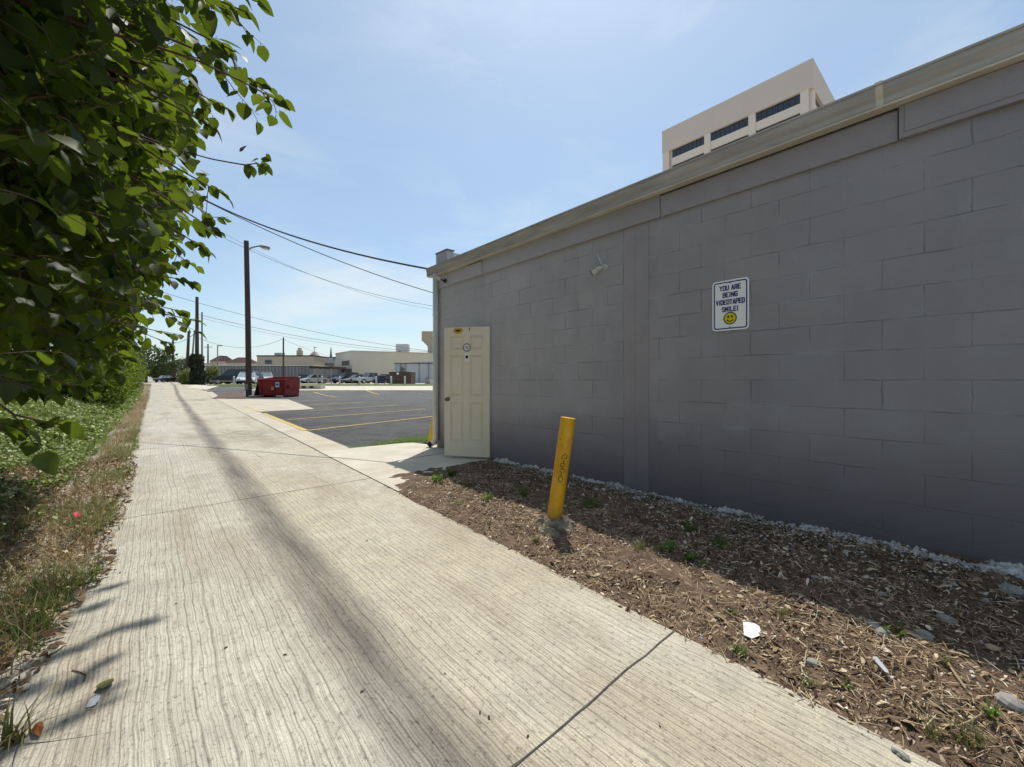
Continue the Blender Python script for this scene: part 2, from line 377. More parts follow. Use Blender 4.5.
M_straw = leafmat('dry_grass', [(0,(.16,.10,.045)), (.35,(.33,.21,.11)), (.7,(.48,.35,.19)), (.85,(.22,.24,.07)), (1,(.55,.46,.28))], .3, (.4,.28,.13), .7, .2)
M_blade = leafmat('green_blade', [(0,(.05,.085,.02)), (.6,(.10,.16,.03)), (1,(.17,.22,.06))], .35, (.28,.4,.05), .5, .3)
M_blade_y = leafmat('yellowing_blade', [(0,(.10,.11,.04)), (.6,(.17,.17,.06)), (1,(.28,.24,.11))], .3, (.3,.3,.08), .6, .3)
M_bright = leafmat('fresh_weed_leaf', [(0,(.09,.17,.02)), (1,(.16,.27,.04))], .4, (.35,.55,.06), .5, .3)
M_chip = leafmat('bark_chips', [(0,(.05,.028,.018)), (.25,(.125,.075,.045)), (.5,(.24,.16,.095)), (.7,(.40,.29,.18)), (.86,(.58,.46,.30)), (1,(.78,.68,.52))], 0, rough=.85, spec=.2)
M_strawbed = leafmat('pale_straw', [(0,(.20,.13,.07)), (.5,(.42,.31,.18)), (1,(.66,.54,.36))], 0, rough=.85, spec=.2)
M_crumb = leafmat('plaster_crumbs', [(0,(.30,.28,.26)), (.5,(.46,.45,.42)), (1,(.68,.67,.64))], 0, rough=.9, spec=.2)
M_crepe = leafmat('purple_leaf', [(0,(.05,.014,.018)), (1,(.12,.03,.035))], .2, (.2,.04,.04), .7, .2)

# ---------------------------------------------------------------- terrain and paving
def sheet(name, mat, corners, nu, nv, off=0.0, fn=None, skirt=0):
    """bilinear patch of the terrain; corners a,b,c,d go round"""
    a, b, c, d = [Vector(p[:2]) for p in corners]; mb = MB()
    for j in range(nv+1):
        for i in range(nu+1):
            u, v = i/nu, j/nv
            q = (a*(1-u)+b*u)*(1-v)+(d*(1-u)+c*u)*v
            z = g(q.x, q.y)+off+(fn(q.x, q.y) if fn else 0)
            mb.v.append((q.x, q.y, z))
    for j in range(nv):
        for i in range(nu):
            k = j*(nu+1)+i; mb.f.append((k, k+1, k+nu+2, k+nu+1))
    o = mb.build(name, mat); tag(o, None, None, kind='structure'); return o

# ground: one sheet out to the horizon, in strips of the camera-independent street grid
mb = MB(); ds = [-60,-20,0,10,20,28,32,36,40,44,48,52,60,70,85,100,120,150,200,300,500,900,1500]
us = [-1500,-700,-300,-150,-80,-40,-20,-10,0,10,20,40,80,150,300,700,1500]
for d in ds:
    for u in us:
        x, y = XY(u, d); mb.v.append((x, y, gd(d)-.06))
for j in range(len(ds)-1):
    for i in range(len(us)-1):
        k = j*len(us)+i; mb.f.append((k, k+1, k+len(us)+1, k+len(us)))
tag(mb.build('ground', M_far), None, None, kind='structure')

AR = lambda y: 1.80+.034*y
sheet('alley', M_alley, [(-.75,-6),(AR(-6),-6),(AR(170),170),(-.75,170)], 6, 120)
for k, y in enumerate((-3.2,.93,4.78,9.35,13.7,18.1,22.6,27.1,31.6,36,41)):
    mb = MB(); n = 40; x0 = -.75 if y > 3 else -.75
    for i in range(n+1):
        x = x0+(AR(y)-x0)*i/n; yy = y+.02*nz(x*1.5, k*3.1)+.010*nz(x*6, k)+(x*.01)
        w = .003+.0045*abs(nz(x*7, k+5))
        w *= 1 if y < 9 else 1.6
        z = g(x, yy)+.003
        mb.v += [(x, yy-w, z), (x, yy+w, z)]
    mb.f = [(2*i, 2*i+2, 2*i+3, 2*i+1) for i in range(n)]
    tag(mb.build('pavement_joint', M_tarseam), None, None, kind='structure')
# long seam on the right edge of the lane
mb = MB(); n = 90
for i in range(n+1):
    y = 4.05+(40-4.05)*i/n; x = AR(y)+.012*nz(y*1.4, 2.2); w = .009+.005*nz(y*4, 1)
    mb.v += [(x-w, y, g(x,y)+.0045), (x+w, y, g(x,y)+.0045)]
mb.f = [(2*i, 2*i+1, 2*i+3, 2*i+2) for i in range(n)]
tag(mb.build('pavement_seam', M_tarseam), None, None, kind='structure')
ER = lambda y: 2.26+.035*y+.05                       # outer edge of the gutter strip
sheet('gutter_strip', M_conc, [(AR(4)-.01,6.6),(ER(6.6),6.6),(ER(46),46),(AR(46)-.01,46)], 2, 40, -.001)
# asphalt car park
A1 = XY((300-512)/FL*43, 43); A2 = XY(60, 43); A3 = XY(60, 10)
sheet('parking_lot', M_asph, [(ER(6.9)-.02,6.9),(40,6.9),A2,(ER(46),46)], 40, 44, -.006)
# door slab
mb = MB()
slab = [(AR(4.0)-.01,4.02),(2.25,4.14),(2.67,4.42),(3.2,4.62),(3.78,4.74),(3.78,6.45),(3.62,6.95),(3.49,7.02),(2.5,7.1),(AR(7.1)-.01,7.1)]
mb.prism(slab, -.1, .012); tag(mb.build('door_slab', M_concr2), None, None, kind='structure')
mb = MB(); mb.prism([(2.62,5.52),(3.6,5.66),(3.6,5.672),(2.62,5.534)], .012, .0145)
tag(mb.build('slab_groove', M_tarseam), None, None, kind='structure')
# yellow stall lines
def stripe(a, b, w=.1, wear=0):
    a = Vector(a); b = Vector(b); t = (b-a).normalized(); nrm = Vector((-t.y, t.x))*w/2; mb = MB(); n = max(2, int((b-a).length*2))
    for i in range(n+1):
        q = a.lerp(b, i/n)
        for s in (-1, 1):
            r = q+nrm*s*(1+.15*nz(q.x*3, q.y*3, s)); mb.v.append((r.x, r.y, g(r.x, r.y)+.004))
    mb.f = [(2*i, 2*i+1, 2*i+3, 2*i+2) for i in range(n)]
    tag(mb.build('stall_line', M_line), None, None, kind='structure')
stripe((2.66,10.3),(7.3,11.8)); stripe((2.95,13.5),(8.3,14.8)); stripe((4.5,16.85),(8.6,18.0)); stripe((5.3,20.7),(8.6,21.9))
stripe((5.6,24.3),(8.9,25.6)); stripe((10.4,38),(9.5,29.3),.13); stripe((15.7,42),(13.3,31),.13); stripe((20.5,38),(17.9,29),.13)
for y0, y1 in ((10.3,16.6),): stripe((ER(y0)-.02,y0),(ER(y1)+.02,y1),.13)
stripe((3.0,17.4),(3.05,21.5),.08)
sheet('concrete_apron', M_conc, [(ER(17)-.02,17.6),(4.9,17.75),(6.1,27.5),(ER(30),31)], 3, 10, .003)
q = [G(*p) for p in ((262,396),(300,394),(308,402),(290,409))]
# pale street strip beyond the car park, then verge and far lot
def strip(name, mat, d0, d1, u0, u1, off, nu=30, nv=4): sheet(name, mat, [XY(u0,d0),XY(u1,d0),XY(u1,d1),XY(u0,d1)], nu, nv, off)
strip('sidewalk', M_concr2, 37.5, 45.2, -20.5, 60, .012)
sheet('grass_strip', M_grass, [XY(-33,44.2),XY(60,44.2),XY(60,48.6),XY(-33,48.6)], 60, 6, .02, lambda x, y: .13*max(0, 1-abs((x*SA+y*CA)-46.4)/2.2)+.04*nz(x*.7,y*.7))
strip('far_lot', M_concr2, 48.5, 120, -33, 80, .02, 30, 14)
q = [G(*p) for p in ((212,398.5),(246,399),(243,392),(222,393.5))]
sheet('dirt_patch', M_dirt, q, 3, 3, .012)
q = [G(*p) for p in ((206,392),(245,390.5),(258,387),(215,387))]
sheet('asphalt_patch', M_asph, q, 3, 3, .009)
q = [G(*p) for p in ((186,387.4),(206,390),(218,386.5),(196,384.9))]
sheet('concrete_patch', M_concr2, q, 3, 3, .016)

# mulch bed
def bedz(x, y):
    t = ss(1.75, 2.3, x)
    base = -.012+.055*t + .035*nz(x*1.6, y*1.6, 3)*t+.026*nz(x*6, y*6, 1)*t+.016*nz(x*15, y*15)*t
    base += .015*exp(-((x-2.3)**2+(y-2.15)**2)/.09)
    base -= .05*ss(3.9, 4.6, y)*t*.6
    base += .10*ss(2.0,-.5,y)*ss(2.2,2.9,x)*.5
    return base
mb = MB(); nx, ny = 120, 330
for j in range(ny+1):
    for i in range(nx+1):
        y = -2.6+7.3*j/ny; x = AR(y)-.035+.03*nz(y*2.1,7)+.018*nz(y*9,3) ; x = x+(3.76-x)*i/nx
        mb.v.append((x, y, bedz(x, y)+(.004 if i else -.03)))
for j in range(ny):
    for i in range(nx):
        k = j*(nx+1)+i; mb.f.append((k, k+1, k+nx+2, k+nx+1))
o = mb.build('soil', M_litter, smooth=True); tag(o, None, None, kind='structure')

def chip(mb, x, y, z, L, W, rz, tilt, roll, curl=.0):
    R = Matrix.Rotation(rz, 3, 'Z') @ Matrix.Rotation(tilt, 3, 'Y') @ Matrix.Rotation(roll, 3, 'X')
    b = len(mb.v); o = Vector((x, y, z))
    pts = [(-L/2,-W*.3,0),(-L*.1,-W/2,curl),(L/2,-W*.25,0),(L/2,W*.15,0),(0,W/2,curl),(-L/2,W*.3,0)]
    for p in pts: mb.v.append(tuple(o+R@Vector(p)))
    mb.f += [(b, b+1, b+4, b+5), (b+1, b+2, b+3, b+4)]
R_ = random.random; U = random.uniform; GA = random.gauss
mb = MB()
for i in range(78000):
    y = U(-1.9, 4.6)
    if R_() < .25: y = U(-1.5, 1.8)
    x = U(AR(y)-.03, 3.68)
    if y > 4.0 and x < 1.95+(y-4.0)*2.2+.1*nz(x*4,y*4): continue
    dens = .55+1.1*nz(x*1.5, y*1.5, 5)+.4*nz(x*5, y*5, 5)
    if x < AR(y)+.12: dens *= .4
    if R_() > dens+.25: continue
    L = min(.06, max(.006, random.lognormvariate(-4.15, .5))); W = L*(U(.10, .35) if R_() < .75 else U(.35,.6))
    if R_() < .05: L = U(.05, .13); W = U(.0025, .0045)
    chip(mb, x, y, bedz(x, y)+U(.002, .014), L, W, U(0, 2*pi), GA(0, .38), GA(0, .45), U(0, .25)*L)
o = mb.build('mulch', M_chip); tag(o, 'shredded bark chips and dead leaves spread over the bed below the grey wall', 'mulch', kind='stuff')
mb = MB()
for i in range(9000):
    y = U(-1.6, 4.2); x = U(AR(y)+.0, 2.9)
    if nz(x*1.8, y*1.8, 21) < -.05 and R_() < .7: continue
    L = U(.03, .11); chip(mb, x, y, bedz(x, y)+U(.008, .022), L, U(.0016,.0032), U(0,6.3), GA(0,.25), GA(0,.3), U(0,.12)*L)
o = mb.build('straw', M_strawbed); tag(o, 'fine pale straw and stems strewn over the sunny side of the mulch bed', 'straw', kind='stuff')
mb = MB()
for i in range(6500):
    y = U(-1.9, 4.2); x = 3.66-abs(GA(0, .13+.12*ss(1.8,.2,y)))-.12*max(0, nz(y*1.5, 3))
    if R_() < .22: x = U(2.1, 3.6)
    if R_() > .75+.9*nz(y*1.2, 9.0): continue
    L = min(.035, max(.005, random.lognormvariate(-4.6, .45)))
    chip(mb, x, y, bedz(x, y)+U(.006, .018), L, L*U(.5, .95), U(0, 2*pi), GA(0, .35), GA(0, .35), .3*L)
o = mb.build('gravel', M_crumb); tag(o, 'white plaster crumbs scattered along the foot of the grey wall', 'gravel', kind='stuff')

# ---------------------------------------------------------------- grey block building
WX = 3.72; YC = 6.25
bld = thing('block_building', 'long low grey painted concrete block building with tan gutter', 'building', (WX, YC, 0))
mb = MB()
HT = 1.985; DY0, DY1 = 4.735, 5.46
mb.box(WX, WX+.2, -9, DY0, -.1, 3.05); mb.box(WX, WX+.2, DY1, YC, -.1, 3.05); mb.box(WX, WX+.2, DY0, DY1, HT, 3.05)
mb.box(WX+.2, 16, YC-.2, YC, -.1, 3.05)
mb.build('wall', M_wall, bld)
MB().box(WX+.201, 16, -9, YC-.201, 2.86, 2.99).build('roof', M_dark, bld)
MB().box(WX+.19, WX+.195, DY0-.05, DY1+.05, 0, HT+.05).build('doorway_shadow', M_dark, bld)
mb = MB(); mb.box(WX-.004, WX+.02, DY0, DY0+.04, .02, HT); mb.box(WX-.004, WX+.02, DY1-.04, DY1, .02, HT); mb.box(WX-.004, WX+.02, DY0+.04, DY1-.04, HT-.035, HT)
mb.build('door_frame', M_band, bld)
# band under the eaves, in boards
mb = MB(); joints = [-9,-4.2,-.9,.36,2.05,4.9,5.3,YC+.01]
for i in range(len(joints)-1):
    a, b = joints[i], joints[i+1]; pr = .024+.008*((i*7)%3)
    mb.box(WX-pr, WX-.001, a+.003, b-.003, 2.755, 2.955 if i%2 else 2.972)
mb.build('eaves_board', M_band, bld, bevel=.004)
mb = MB(); mb.box(WX-.015, WX-.001, -9, YC, 2.975, 3.06); mb.build('fascia', M_rust, bld)
# mouldings seen on the band: a second lap at the near end
MB().box(WX-.046, WX-.037, -9, .33, 2.79, 2.965).build('lap_board', M_stucco, bld, bevel=.004)
# K-style gutter
prof = [(0,3.115),(0,2.985),(-.075,2.985),(-.085,3.005),(-.088,3.03),(-.105,3.05),(-.118,3.075),(-.12,3.105),(-.132,3.108),(-.132,3.122),(-.112,3.122),(-.11,3.085),(-.08,3.03),(-.07,3.0),(-.008,3.0),(-.008,3.115)]
def gutter_run(y0, y1, grow=0.0):
    mb = MB(); n = len(prof); segs = max(1, int((y1-y0)/1.2)); cx, cz = -.06, 3.05
    for j in range(segs+1):
        y = y0+(y1-y0)*j/segs; sag = .006*nz(y*.7, 4)
        for (px_, pz_) in prof:
            mb.v.append((WX-.016+cx+(px_-cx)*(1+grow), y, cz+(pz_-cz)*(1+grow)+sag))
    for j in range(segs):
        for i in range(n):
            i2 = (i+1)%n; mb.f.append((j*n+i, j*n+i2, (j+1)*n+i2, (j+1)*n+i))
    mb.f.append(tuple(range(n))); mb.f.append(tuple(segs*n+i for i in range(n))[::-1]); return mb
mb = gutter_run(-9, .44); m2 = gutter_run(.446, YC+.14)
b = len(mb.v); mb.v += m2.v; mb.f += [tuple(b+i for i in f) for f in m2.f]
gut = mb.build('gutter', M_gutter, bld)
gutter_run(.425, .462, .06).build('gutter_strap', M_gutter_lip, gut)
MB().box(WX-.105, WX-.02, -9, YC+.14, 2.974, 2.984).build('gutter_trim', M_gutter_lip, bld)
MB().box(WX-.12, WX+.02, YC+.141, YC+.15, 2.985, 3.12).build('end_cap', M_gutter_lip, gut)
# raised parapet on the end wall with a metal post and cap
MB().box(WX+.03, WX+.17, YC-.27, YC+.09, 2.9, 3.39).build('parapet_pier', M_stucco, bld, bevel=.01)
MB().box(WX+.02, WX+.185, YC-.285, YC+.105, 3.392, 3.41).build('parapet_cap', M_corr, bld, bevel=.004)
MB().box(WX+.19, 15, YC-.15, YC+.03, 3.06, 3.385).build('parapet', M_stucco, bld)
MB().box(WX+.172, WX+.30, YC-.26, YC-.155, 3.05, 3.37).build('metal_flashing', M_gutter_lip, bld)
# smooth pilaster
mb = MB(); mb.box(WX-.007, WX-.001, 2.185, 2.47, -.05, 2.755); mb.build('pilaster', M_stucco, bld, bevel=.003)
MB().box(WX-.010, WX-.0075, 2.335, 2.345, -.05, 2.755).build('pilaster_rib', M_band, bld, bevel=.002)
# ragged footing
mb = MB(); n = 1400; m_ = 9
for i in range(n+1):
    y = -3+7.6*i/n
    w = .10+.07*ss(1.8,.2,y)+.05*nz(y*2.3, 1.7)+.04*nz(y*9, 5)+.03*nz(y*30, 5); h = .055+.035*nz(y*3.3, 8)+.03*nz(y*12, 2)+.02*nz(y*45, 2)+.05*ss(2.0,-.5,y)
    for k in range(m_):
        f = k/(m_-1); x = WX+.004-w*f
        z = h*(1-f)**1.4+max(bedz(x,y), 0)*.95*ss(0,.7,f)+.012*nz(x*40,y*40,2)+.010*nz(x*90,y*90,4)-(.03 if k == m_-1 else 0)
        mb.v.append((x, y, z))
for i in range(n):
    for k in range(m_-1): a = i*m_+k; mb.f.append((a, a+1, a+m_+1, a+m_))
mb.build('footing', M_foot, bld)
# downspout
dx, dy = WX-.055, YC-.045
ds_ = thing('x', None, None)
bpy.data.objects.remove(ds_)
mb = MB(); mb.tube([(dx,dy,3.0),(dx,dy,.42),(dx,dy,.16),(dx-.02,dy+.01,.10),(dx-.09,dy+.05,.055)], .048, 14)
dso = mb.build('downspout', M_down, bld, smooth=True)
mb = MB(); mb.tube([(dx-.06,dy+.035,.085),(dx-.11,dy+.06,.045)], .052, 14); mb.build('outlet', M_black, dso)
for z in (2.3, 1.0):
    mb = MB(); mb.tube([(dx,dy,z-.012),(dx,dy,z+.012)], .052, 14); mb.build('bracket', M_down, dso)
# conduit seam shadows: small bits of hardware on the wall
# door leaf, ajar
dw, dh = .71, 1.918; az_d = radians(-34.9)
t = Vector((sin(az_d), cos(az_d), 0)); nrm = Vector((-cos(az_d), sin(az_d), 0))   # nrm faces the lane
def DM(w, h, dpt): return Vector((WX-.012, DY0+.005, .042))+t*w+Vector((0,0,h))+nrm*dpt
Mrot = Matrix((( t.x, nrm.x, 0),(t.y, nrm.y, 0),(0,0,1)))
def dbox(mb, w0, w1, h0, h1, d0, d1):
    b = len(mb.v)
    for z in (h0, h1):
        for (w, d) in ((w0,d0),(w1,d0),(w1,d1),(w0,d1)): mb.v.append(tuple(DM(w, z, d)))
    mb.f += [tuple(b+i for i in q) for q in ((0,3,2,1),(4,5,6,7),(0,1,5,4),(1,2,6,5),(2,3,7,6),(3,0,4,7))]
mb = MB(); dbox(mb, 0, dw, 0, dh, -.04, 0)
rows = [(.22,.80),(.90,1.50),(1.585,1.79)]; cols = [(.10,.305),(.405,.61)]
ws = [0,.10,.305,.405,.61,dw]; 
for (w0, w1) in ((0,.10),(.305,.405),(.61,dw)): dbox(mb, w0, w1, 0, dh, .0005, .017)
for (h0, h1) in ((0,.22),(.80,.90),(1.50,1.585),(1.79,dh)):
    for c in cols: dbox(mb, c[0], c[1], h0, h1, .0005, .017)
door = mb.build('door', M_door, bld, bevel=.002); door['label'] = 'cream six panel door standing ajar'
for r in rows:
    for c in cols:
        m_ = MB(); dbox(m_, c[0]+.03, c[1]-.03, r[0]+.03, r[1]-.03, .0005, .014); m_.build('panel', M_door, door, bevel=.006)
def dcyl(mb, w, h, d0, d1, r, seg=16): mb.tube([DM(w, h, d0), DM(w, h, d1)], r, seg)
mb = MB(); dcyl(mb, dw-.06, .845, .017, .024, .032); dcyl(mb, dw-.06, .845, .024, .055, .012); dcyl(mb, dw-.06, .845, .05, .08, .027); mb.build('door_knob', M_steel, door, smooth=False)
mb = MB(); mb2 = MB()
def ring(mb, w, h, r0, r1, d, seg=24):
    b = len(mb.v)
    for k in range(seg):
        a = 2*pi*k/seg
        for r in (r0, r1): mb.v.append(tuple(DM(w+r*cos(a), h+r*sin(a), d)))
    for k in range(seg): a = b+2*k; c = b+2*((k+1)%seg); mb.f.append((a, a+1, c+1, c))
mb = MB(); dcyl(mb, .352, 1.615, .017, .019, .060, 24); mb.build('round_sticker', M_sign, door)
mb = MB(); ring(mb, .352, 1.615, .046, .062, .0205); ring(mb, .352, 1.615, .010, .022, .0205); mb.build('ring_mark', M_corr, door)
mb = MB(); dbox(mb, .31, .385, 1.40, 1.535, .0172, .0187); mb.build('tag_sticker', M_sign, door)
mb = MB(); dcyl(mb, .350, 1.475, .0187, .024, .022); mb.build('peephole', M_black, door)
mb = MB(); mb.prism([( .42,1.845),(.45,1.828),(.49,1.822),(.53,1.828),(.56,1.845),(.565,1.875),(.55,1.905),(.43,1.905),(.415,1.875)], .0172, .019)
mb.v = [tuple(DM(x, y, z)) for (x, y, z) in mb.v]; mb.build('yellow_sticker', M_sticker, door)
mb = MB(); mb.prism([(.455,1.862),(.49,1.850),(.525,1.862),(.525,1.882),(.455,1.882)], .0194, .0200); mb.v = [tuple(DM(x,y,z)) for (x,y,z) in mb.v]; mb.build('sticker_print', M_ink, door)
mb = MB(); dbox(mb, .30, .312, 1.865, 1.905, .0172, .024); mb.build('latch_plate', M_steel, door)

# ---------------------------------------------------------------- sign
sy, sz = 1.415, 1.817; SW, SH = .297, .432
sign = thing('wall_sign', 'white metal sign with navy border and smiling yellow face screwed to the grey wall', 'sign', (WX, sy, sz))
def S(w, h, d): return Vector((WX-.004-d, sy-w, sz+h))   # w to the right as read
def rrect(w, h, r, n=6):
    pts = []
    for (cx, cy, a0) in ((w/2-r, h/2-r, 0), (-w/2+r, h/2-r, pi/2), (-w/2+r, -h/2+r, pi), (w/2-r, -h/2+r, 1.5*pi)):
        for k in range(n+1): a = a0+pi/2*k/n; pts.append((cx+r*cos(a), cy+r*sin(a)))
    return pts
mb = MB(); mb.prism(rrect(SW, SH, .03), 0, .003); mb.v = [tuple(S(*p)) for p in mb.v]; mb.build('plate', M_sign, sign)
mb = MB(); o1 = rrect(SW-.026, SH-.026, .022); o2 = rrect(SW-.046, SH-.046, .014); n = len(o1)
mb.v = [tuple(S(x, y, .0036)) for (x, y) in o1]+[tuple(S(x, y, .0036)) for (x, y) in o2]
mb.f = [(i, (i+1)%n, n+(i+1)%n, n+i) for i in range(n)]; mb.build('border', M_navy, sign)
def text_mesh(name, txt, size, w, h, mat, parent, sx=1.0, d=.0038, off=.0):
    cu = bpy.data.curves.new(name, 'FONT'); cu.body = txt; cu.size = size; cu.align_x = 'CENTER'; cu.offset = off
    to = bpy.data.objects.new(name, cu); col.objects.link(to)
    bpy.context.view_layer.update()
    dg = bpy.context.evaluated_depsgraph_get(); me = bpy.data.meshes.new_from_object(to.evaluated_get(dg))
    bpy.data.objects.remove(to)
    mb = MB(); mb.v = [tuple(S(w+v.co.x*sx, h+v.co.y, d)) for v in me.vertices]; mb.f = [tuple(p.vertices) for p in me.polygons]
    return mb.build(name, mat, parent)
GL = {'Y':[[(0,1),(.5,.5),(1,1)],[(.5,.5),(.5,0)]],'O':[[(0,.15),(0,.85),(.2,1),(.8,1),(1,.85),(1,.15),(.8,0),(.2,0),(0,.15)]],'U':[[(0,1),(0,.15),(.2,0),(.8,0),(1,.15),(1,1)]],
 'A':[[(0,0),(.5,1),(1,0)],[(.2,.32),(.8,.32)]],'R':[[(0,0),(0,1),(.8,1),(1,.85),(1,.6),(.8,.48),(0,.48)],[(.5,.48),(1,0)]],'E':[[(1,1),(0,1),(0,0),(1,0)],[(0,.5),(.8,.5)]],
 'B':[[(0,0),(0,1),(.8,1),(1,.86),(1,.64),(.8,.52),(1,.40),(1,.14),(.8,0),(0,0)],[(0,.52),(.8,.52)]],'I':[[(.5,0),(.5,1)]],'N':[[(0,0),(0,1),(1,0),(1,1)]],'G':[[(1,.82),(.8,1),(.2,1),(0,.85),(0,.15),(.2,0),(1,0),(1,.48),(.55,.48)]],
 'V':[[(0,1),(.5,0),(1,1)]],'D':[[(0,0),(0,1),(.75,1),(1,.82),(1,.18),(.75,0),(0,0)]],'T':[[(.5,0),(.5,1)],[(0,1),(1,1)]],'P':[[(0,0),(0,1),(.8,1),(1,.85),(1,.6),(.8,.46),(0,.46)]],
 'S':[[(1,.84),(.8,1),(.2,1),(0,.84),(0,.64),(.2,.52),(.8,.48),(1,.36),(1,.16),(.8,0),(.2,0),(0,.16)]],'M':[[(0,0),(0,1),(.5,.4),(1,1),(1,0)]],'L':[[(0,1),(0,0),(1,0)]],'!':[[(.5,1),(.5,.3)],[(.5,.12),(.5,0)]]}
def sign_line(txt, cy, width):
    mb = MB(); H_ = .037; T_ = .0042; n = len(txt); adv = [(.62 if c in 'I! ' else 1.0) for c in txt]; tot = sum(adv); pit = width/tot; x = -width/2; k = 0
    for c, a_ in zip(txt, adv):
        gw = pit*.66*(1 if a_ == 1 else .3)
        for st in GL.get(c, []):
            for q in range(len(st)-1):
                p = Vector((x+pit*a_/2-gw/2+st[q][0]*gw, cy-H_/2+st[q][1]*H_)); r = Vector((x+pit*a_/2-gw/2+st[q+1][0]*gw, cy-H_/2+st[q+1][1]*H_))
                t_ = (r-p).normalized(); nn = Vector((-t_.y, t_.x))*T_; p2 = p-t_*T_*.8; r2 = r+t_*T_*.8; dz = .0038+.00006*k; k += 1; b = len(mb.v)
                mb.v += [tuple(S(v.x, v.y, dz)) for v in (p2+nn, p2-nn, r2-nn, r2+nn)]; mb.f.append((b, b+1, b+2, b+3))
        x += pit*a_
    return mb.build('lettering', M_navy, sign)
sign_line('YOU ARE', .150, .176); sign_line('BEING', .090, .124); sign_line('VIDEOTAPED', .028, .236); sign_line('SMILE!', -.034, .138)
def disc(mb, w, h, r, d, seg=32, ry=None):
    b = len(mb.v); ry = ry or r
    for k in range(seg): a = 2*pi*k/seg; mb.v.append(tuple(S(w+r*cos(a), h+ry*sin(a), d)))
    mb.f.append(tuple(range(b, b+seg)))
mb = MB(); disc(mb, 0, -.113, .054, .0037); mb.build('face_outline', M_ink, sign)
mb = MB(); disc(mb, 0, -.113, .045, .0041); mb.build('smiling_face', M_smile, sign)
mb = MB(); disc(mb, -.015, -.100, .008, .0045, 16, .012); disc(mb, .015, -.100, .008, .0045, 16, .012)
b = len(mb.v); k = 14
for i in range(k+1):
    a = pi*1.14+(pi*.72)*i/k
    for r in (.024, .033): mb.v.append(tuple(S(r*cos(a), -.111+r*sin(a), .0045)))
mb.f += [(b+2*i, b+2*i+1, b+2*i+3, b+2*i+2) for i in range(k)]; mb.build('face_features', M_ink, sign)
for h in (.190, -.190):
    mb = MB(); disc(mb, 0, h, .006, .0046, 12); disc(mb, 0, h, .003, .006, 8); mb.build('screw', M_ink, sign)

# ---------------------------------------------------------------- security cameras
def sec_cam(base, aim, label, antenna, mcol, bl=.105, br=.030):
    base = Vector(base); aim = Vector(aim).normalized()
    o = thing('security_camera', label, 'camera', tuple(base), group='security cameras on the grey wall')
    mb = MB(); mb.tube([base, base+Vector((-.022,0,0))], .034, 16); mb.tube([base+Vector((-.02,0,0)), base+Vector((-.045,0,0)), base+Vector((-.07,0,0))+aim*.03], .012, 8)
    mb.build('mount', mcol, o)
    c = base+Vector((-.07,0,0))+aim*.02
    mb = MB(); mb.tube([c, c+aim*.008, c+aim*bl, c+aim*(bl+.004)], [br*.8, br, br, br*.9], 16); body = mb.build('camera_body', M_white, o)
    mb = MB(); mb.tube([c+aim*(bl+.0045), c+aim*(bl+.010)], br*.85, 16); mb.tube([c+aim*(bl+.010), c+aim*(bl+.014)], br*.4, 12); mb.build('lens', M_black, o)
    s = aim.cross(Vector((0,0,1))).normalized(); u = s.cross(aim).normalized()
    R = Matrix((s, aim, u)).transposed().to_4x4(); R.translation = c+aim*(bl*.55)+u*(br+.002)
    MB().mbox(R, br*1.9, bl*1.15, .004).build('sun_shield', M_white, o, bevel=.002)
    if antenna:
        mb = MB(); a = base+Vector((-.04, .02, .02)); mb.tube([a, a+Vector((-.02,.05,.13))], [.006,.004], 8); mb.build('antenna', M_white, o)
    return o
sec_cam((WX, 2.70, 2.405), (-.35,.78,-.50), 'small white bullet camera with a thin upright antenna on the block wall', True, M_white, .10, .032)
sec_cam((WX-.035, 5.92, 2.84), (-.50,.25,.34), 'white camera tilted up on a black bracket under the gutter corner', False, M_black, .15, .034)

# ---------------------------------------------------------------- bollard
bx, by, bz = 2.309, 2.166, .100
lean = Vector((CA*.118, -SA*.118, .785)); axis = lean.normalized()
bo = thing('bollard', 'leaning yellow steel pipe bollard with black scrawled writing', 'bollard', (bx, by, bz))
B0 = Vector((bx, by, bz-.05)); B1 = Vector((bx, by, bz))+lean
mb = MB(); mb.tube([B0, B0.lerp(B1,.3), B0.lerp(B1,.6), B1, B1, B0.lerp(B1,.97)], [.057,.057,.057,.057,.049,.049], 40, cap=False); pp = mb.build('pipe', M_bollard, bo, smooth=False)
mb = MB(); mb.tube([B0.lerp(B1,.955), B0.lerp(B1,.965)], .0495, 30); mb.build('pipe_infill', M_yellow, bo)
# scrawl on the curved face: strokes in (across, along) units of centimetres
side = Vector((CA,-SA,0)); side = (side-axis*side.dot(axis)).normalized(); front = side.cross(axis)
if front.dot(Vector((-bx,-by,0))) < 0: front = -front
def BS(a, h, r=.0576):
    th = a/.057; return Vector((bx,by,bz))+axis*h+(side*sin(th)+front*cos(th))*r
strokes = [[(-.5,4.4),(-1.1,3.9),(-1.0,3.0),(-.2,2.9)],[(-.9,4.2),(.2,5.0),(1.3,4.6),(1.5,3.6),(.8,3.0),(.0,3.5)],
 [(.3,2.6),(.3,1.2)],[(-.5,2.0),(.7,2.1)],[(-1.2,.9),(-.4,1.2),(.9,1.0),(1.2,.2),(.2,-.1),(-.3,.4)],[(-1.1,.8),(-1.1,-.5),(-.2,-.3),(.2,-1.2)],
 [(-1.3,-1.1),(-.4,-1.5),(.2,-.8),(1.1,-1.2),(1.2,-2.2),(.4,-2.6)],[(-1.3,-2.1),(-.3,-2.3),(-.2,-3.0),(-1.2,-3.0)],[(.0,-3.1),(.0,-3.9)],
 [(-1.2,-4.0),(.0,-4.0),(1.0,-4.4),(1.2,-5.6),(.5,-6.4),(-.6,-6.5),(-1.2,-5.7),(-1.0,-4.7),(.1,-4.4)]]
mb = MB()
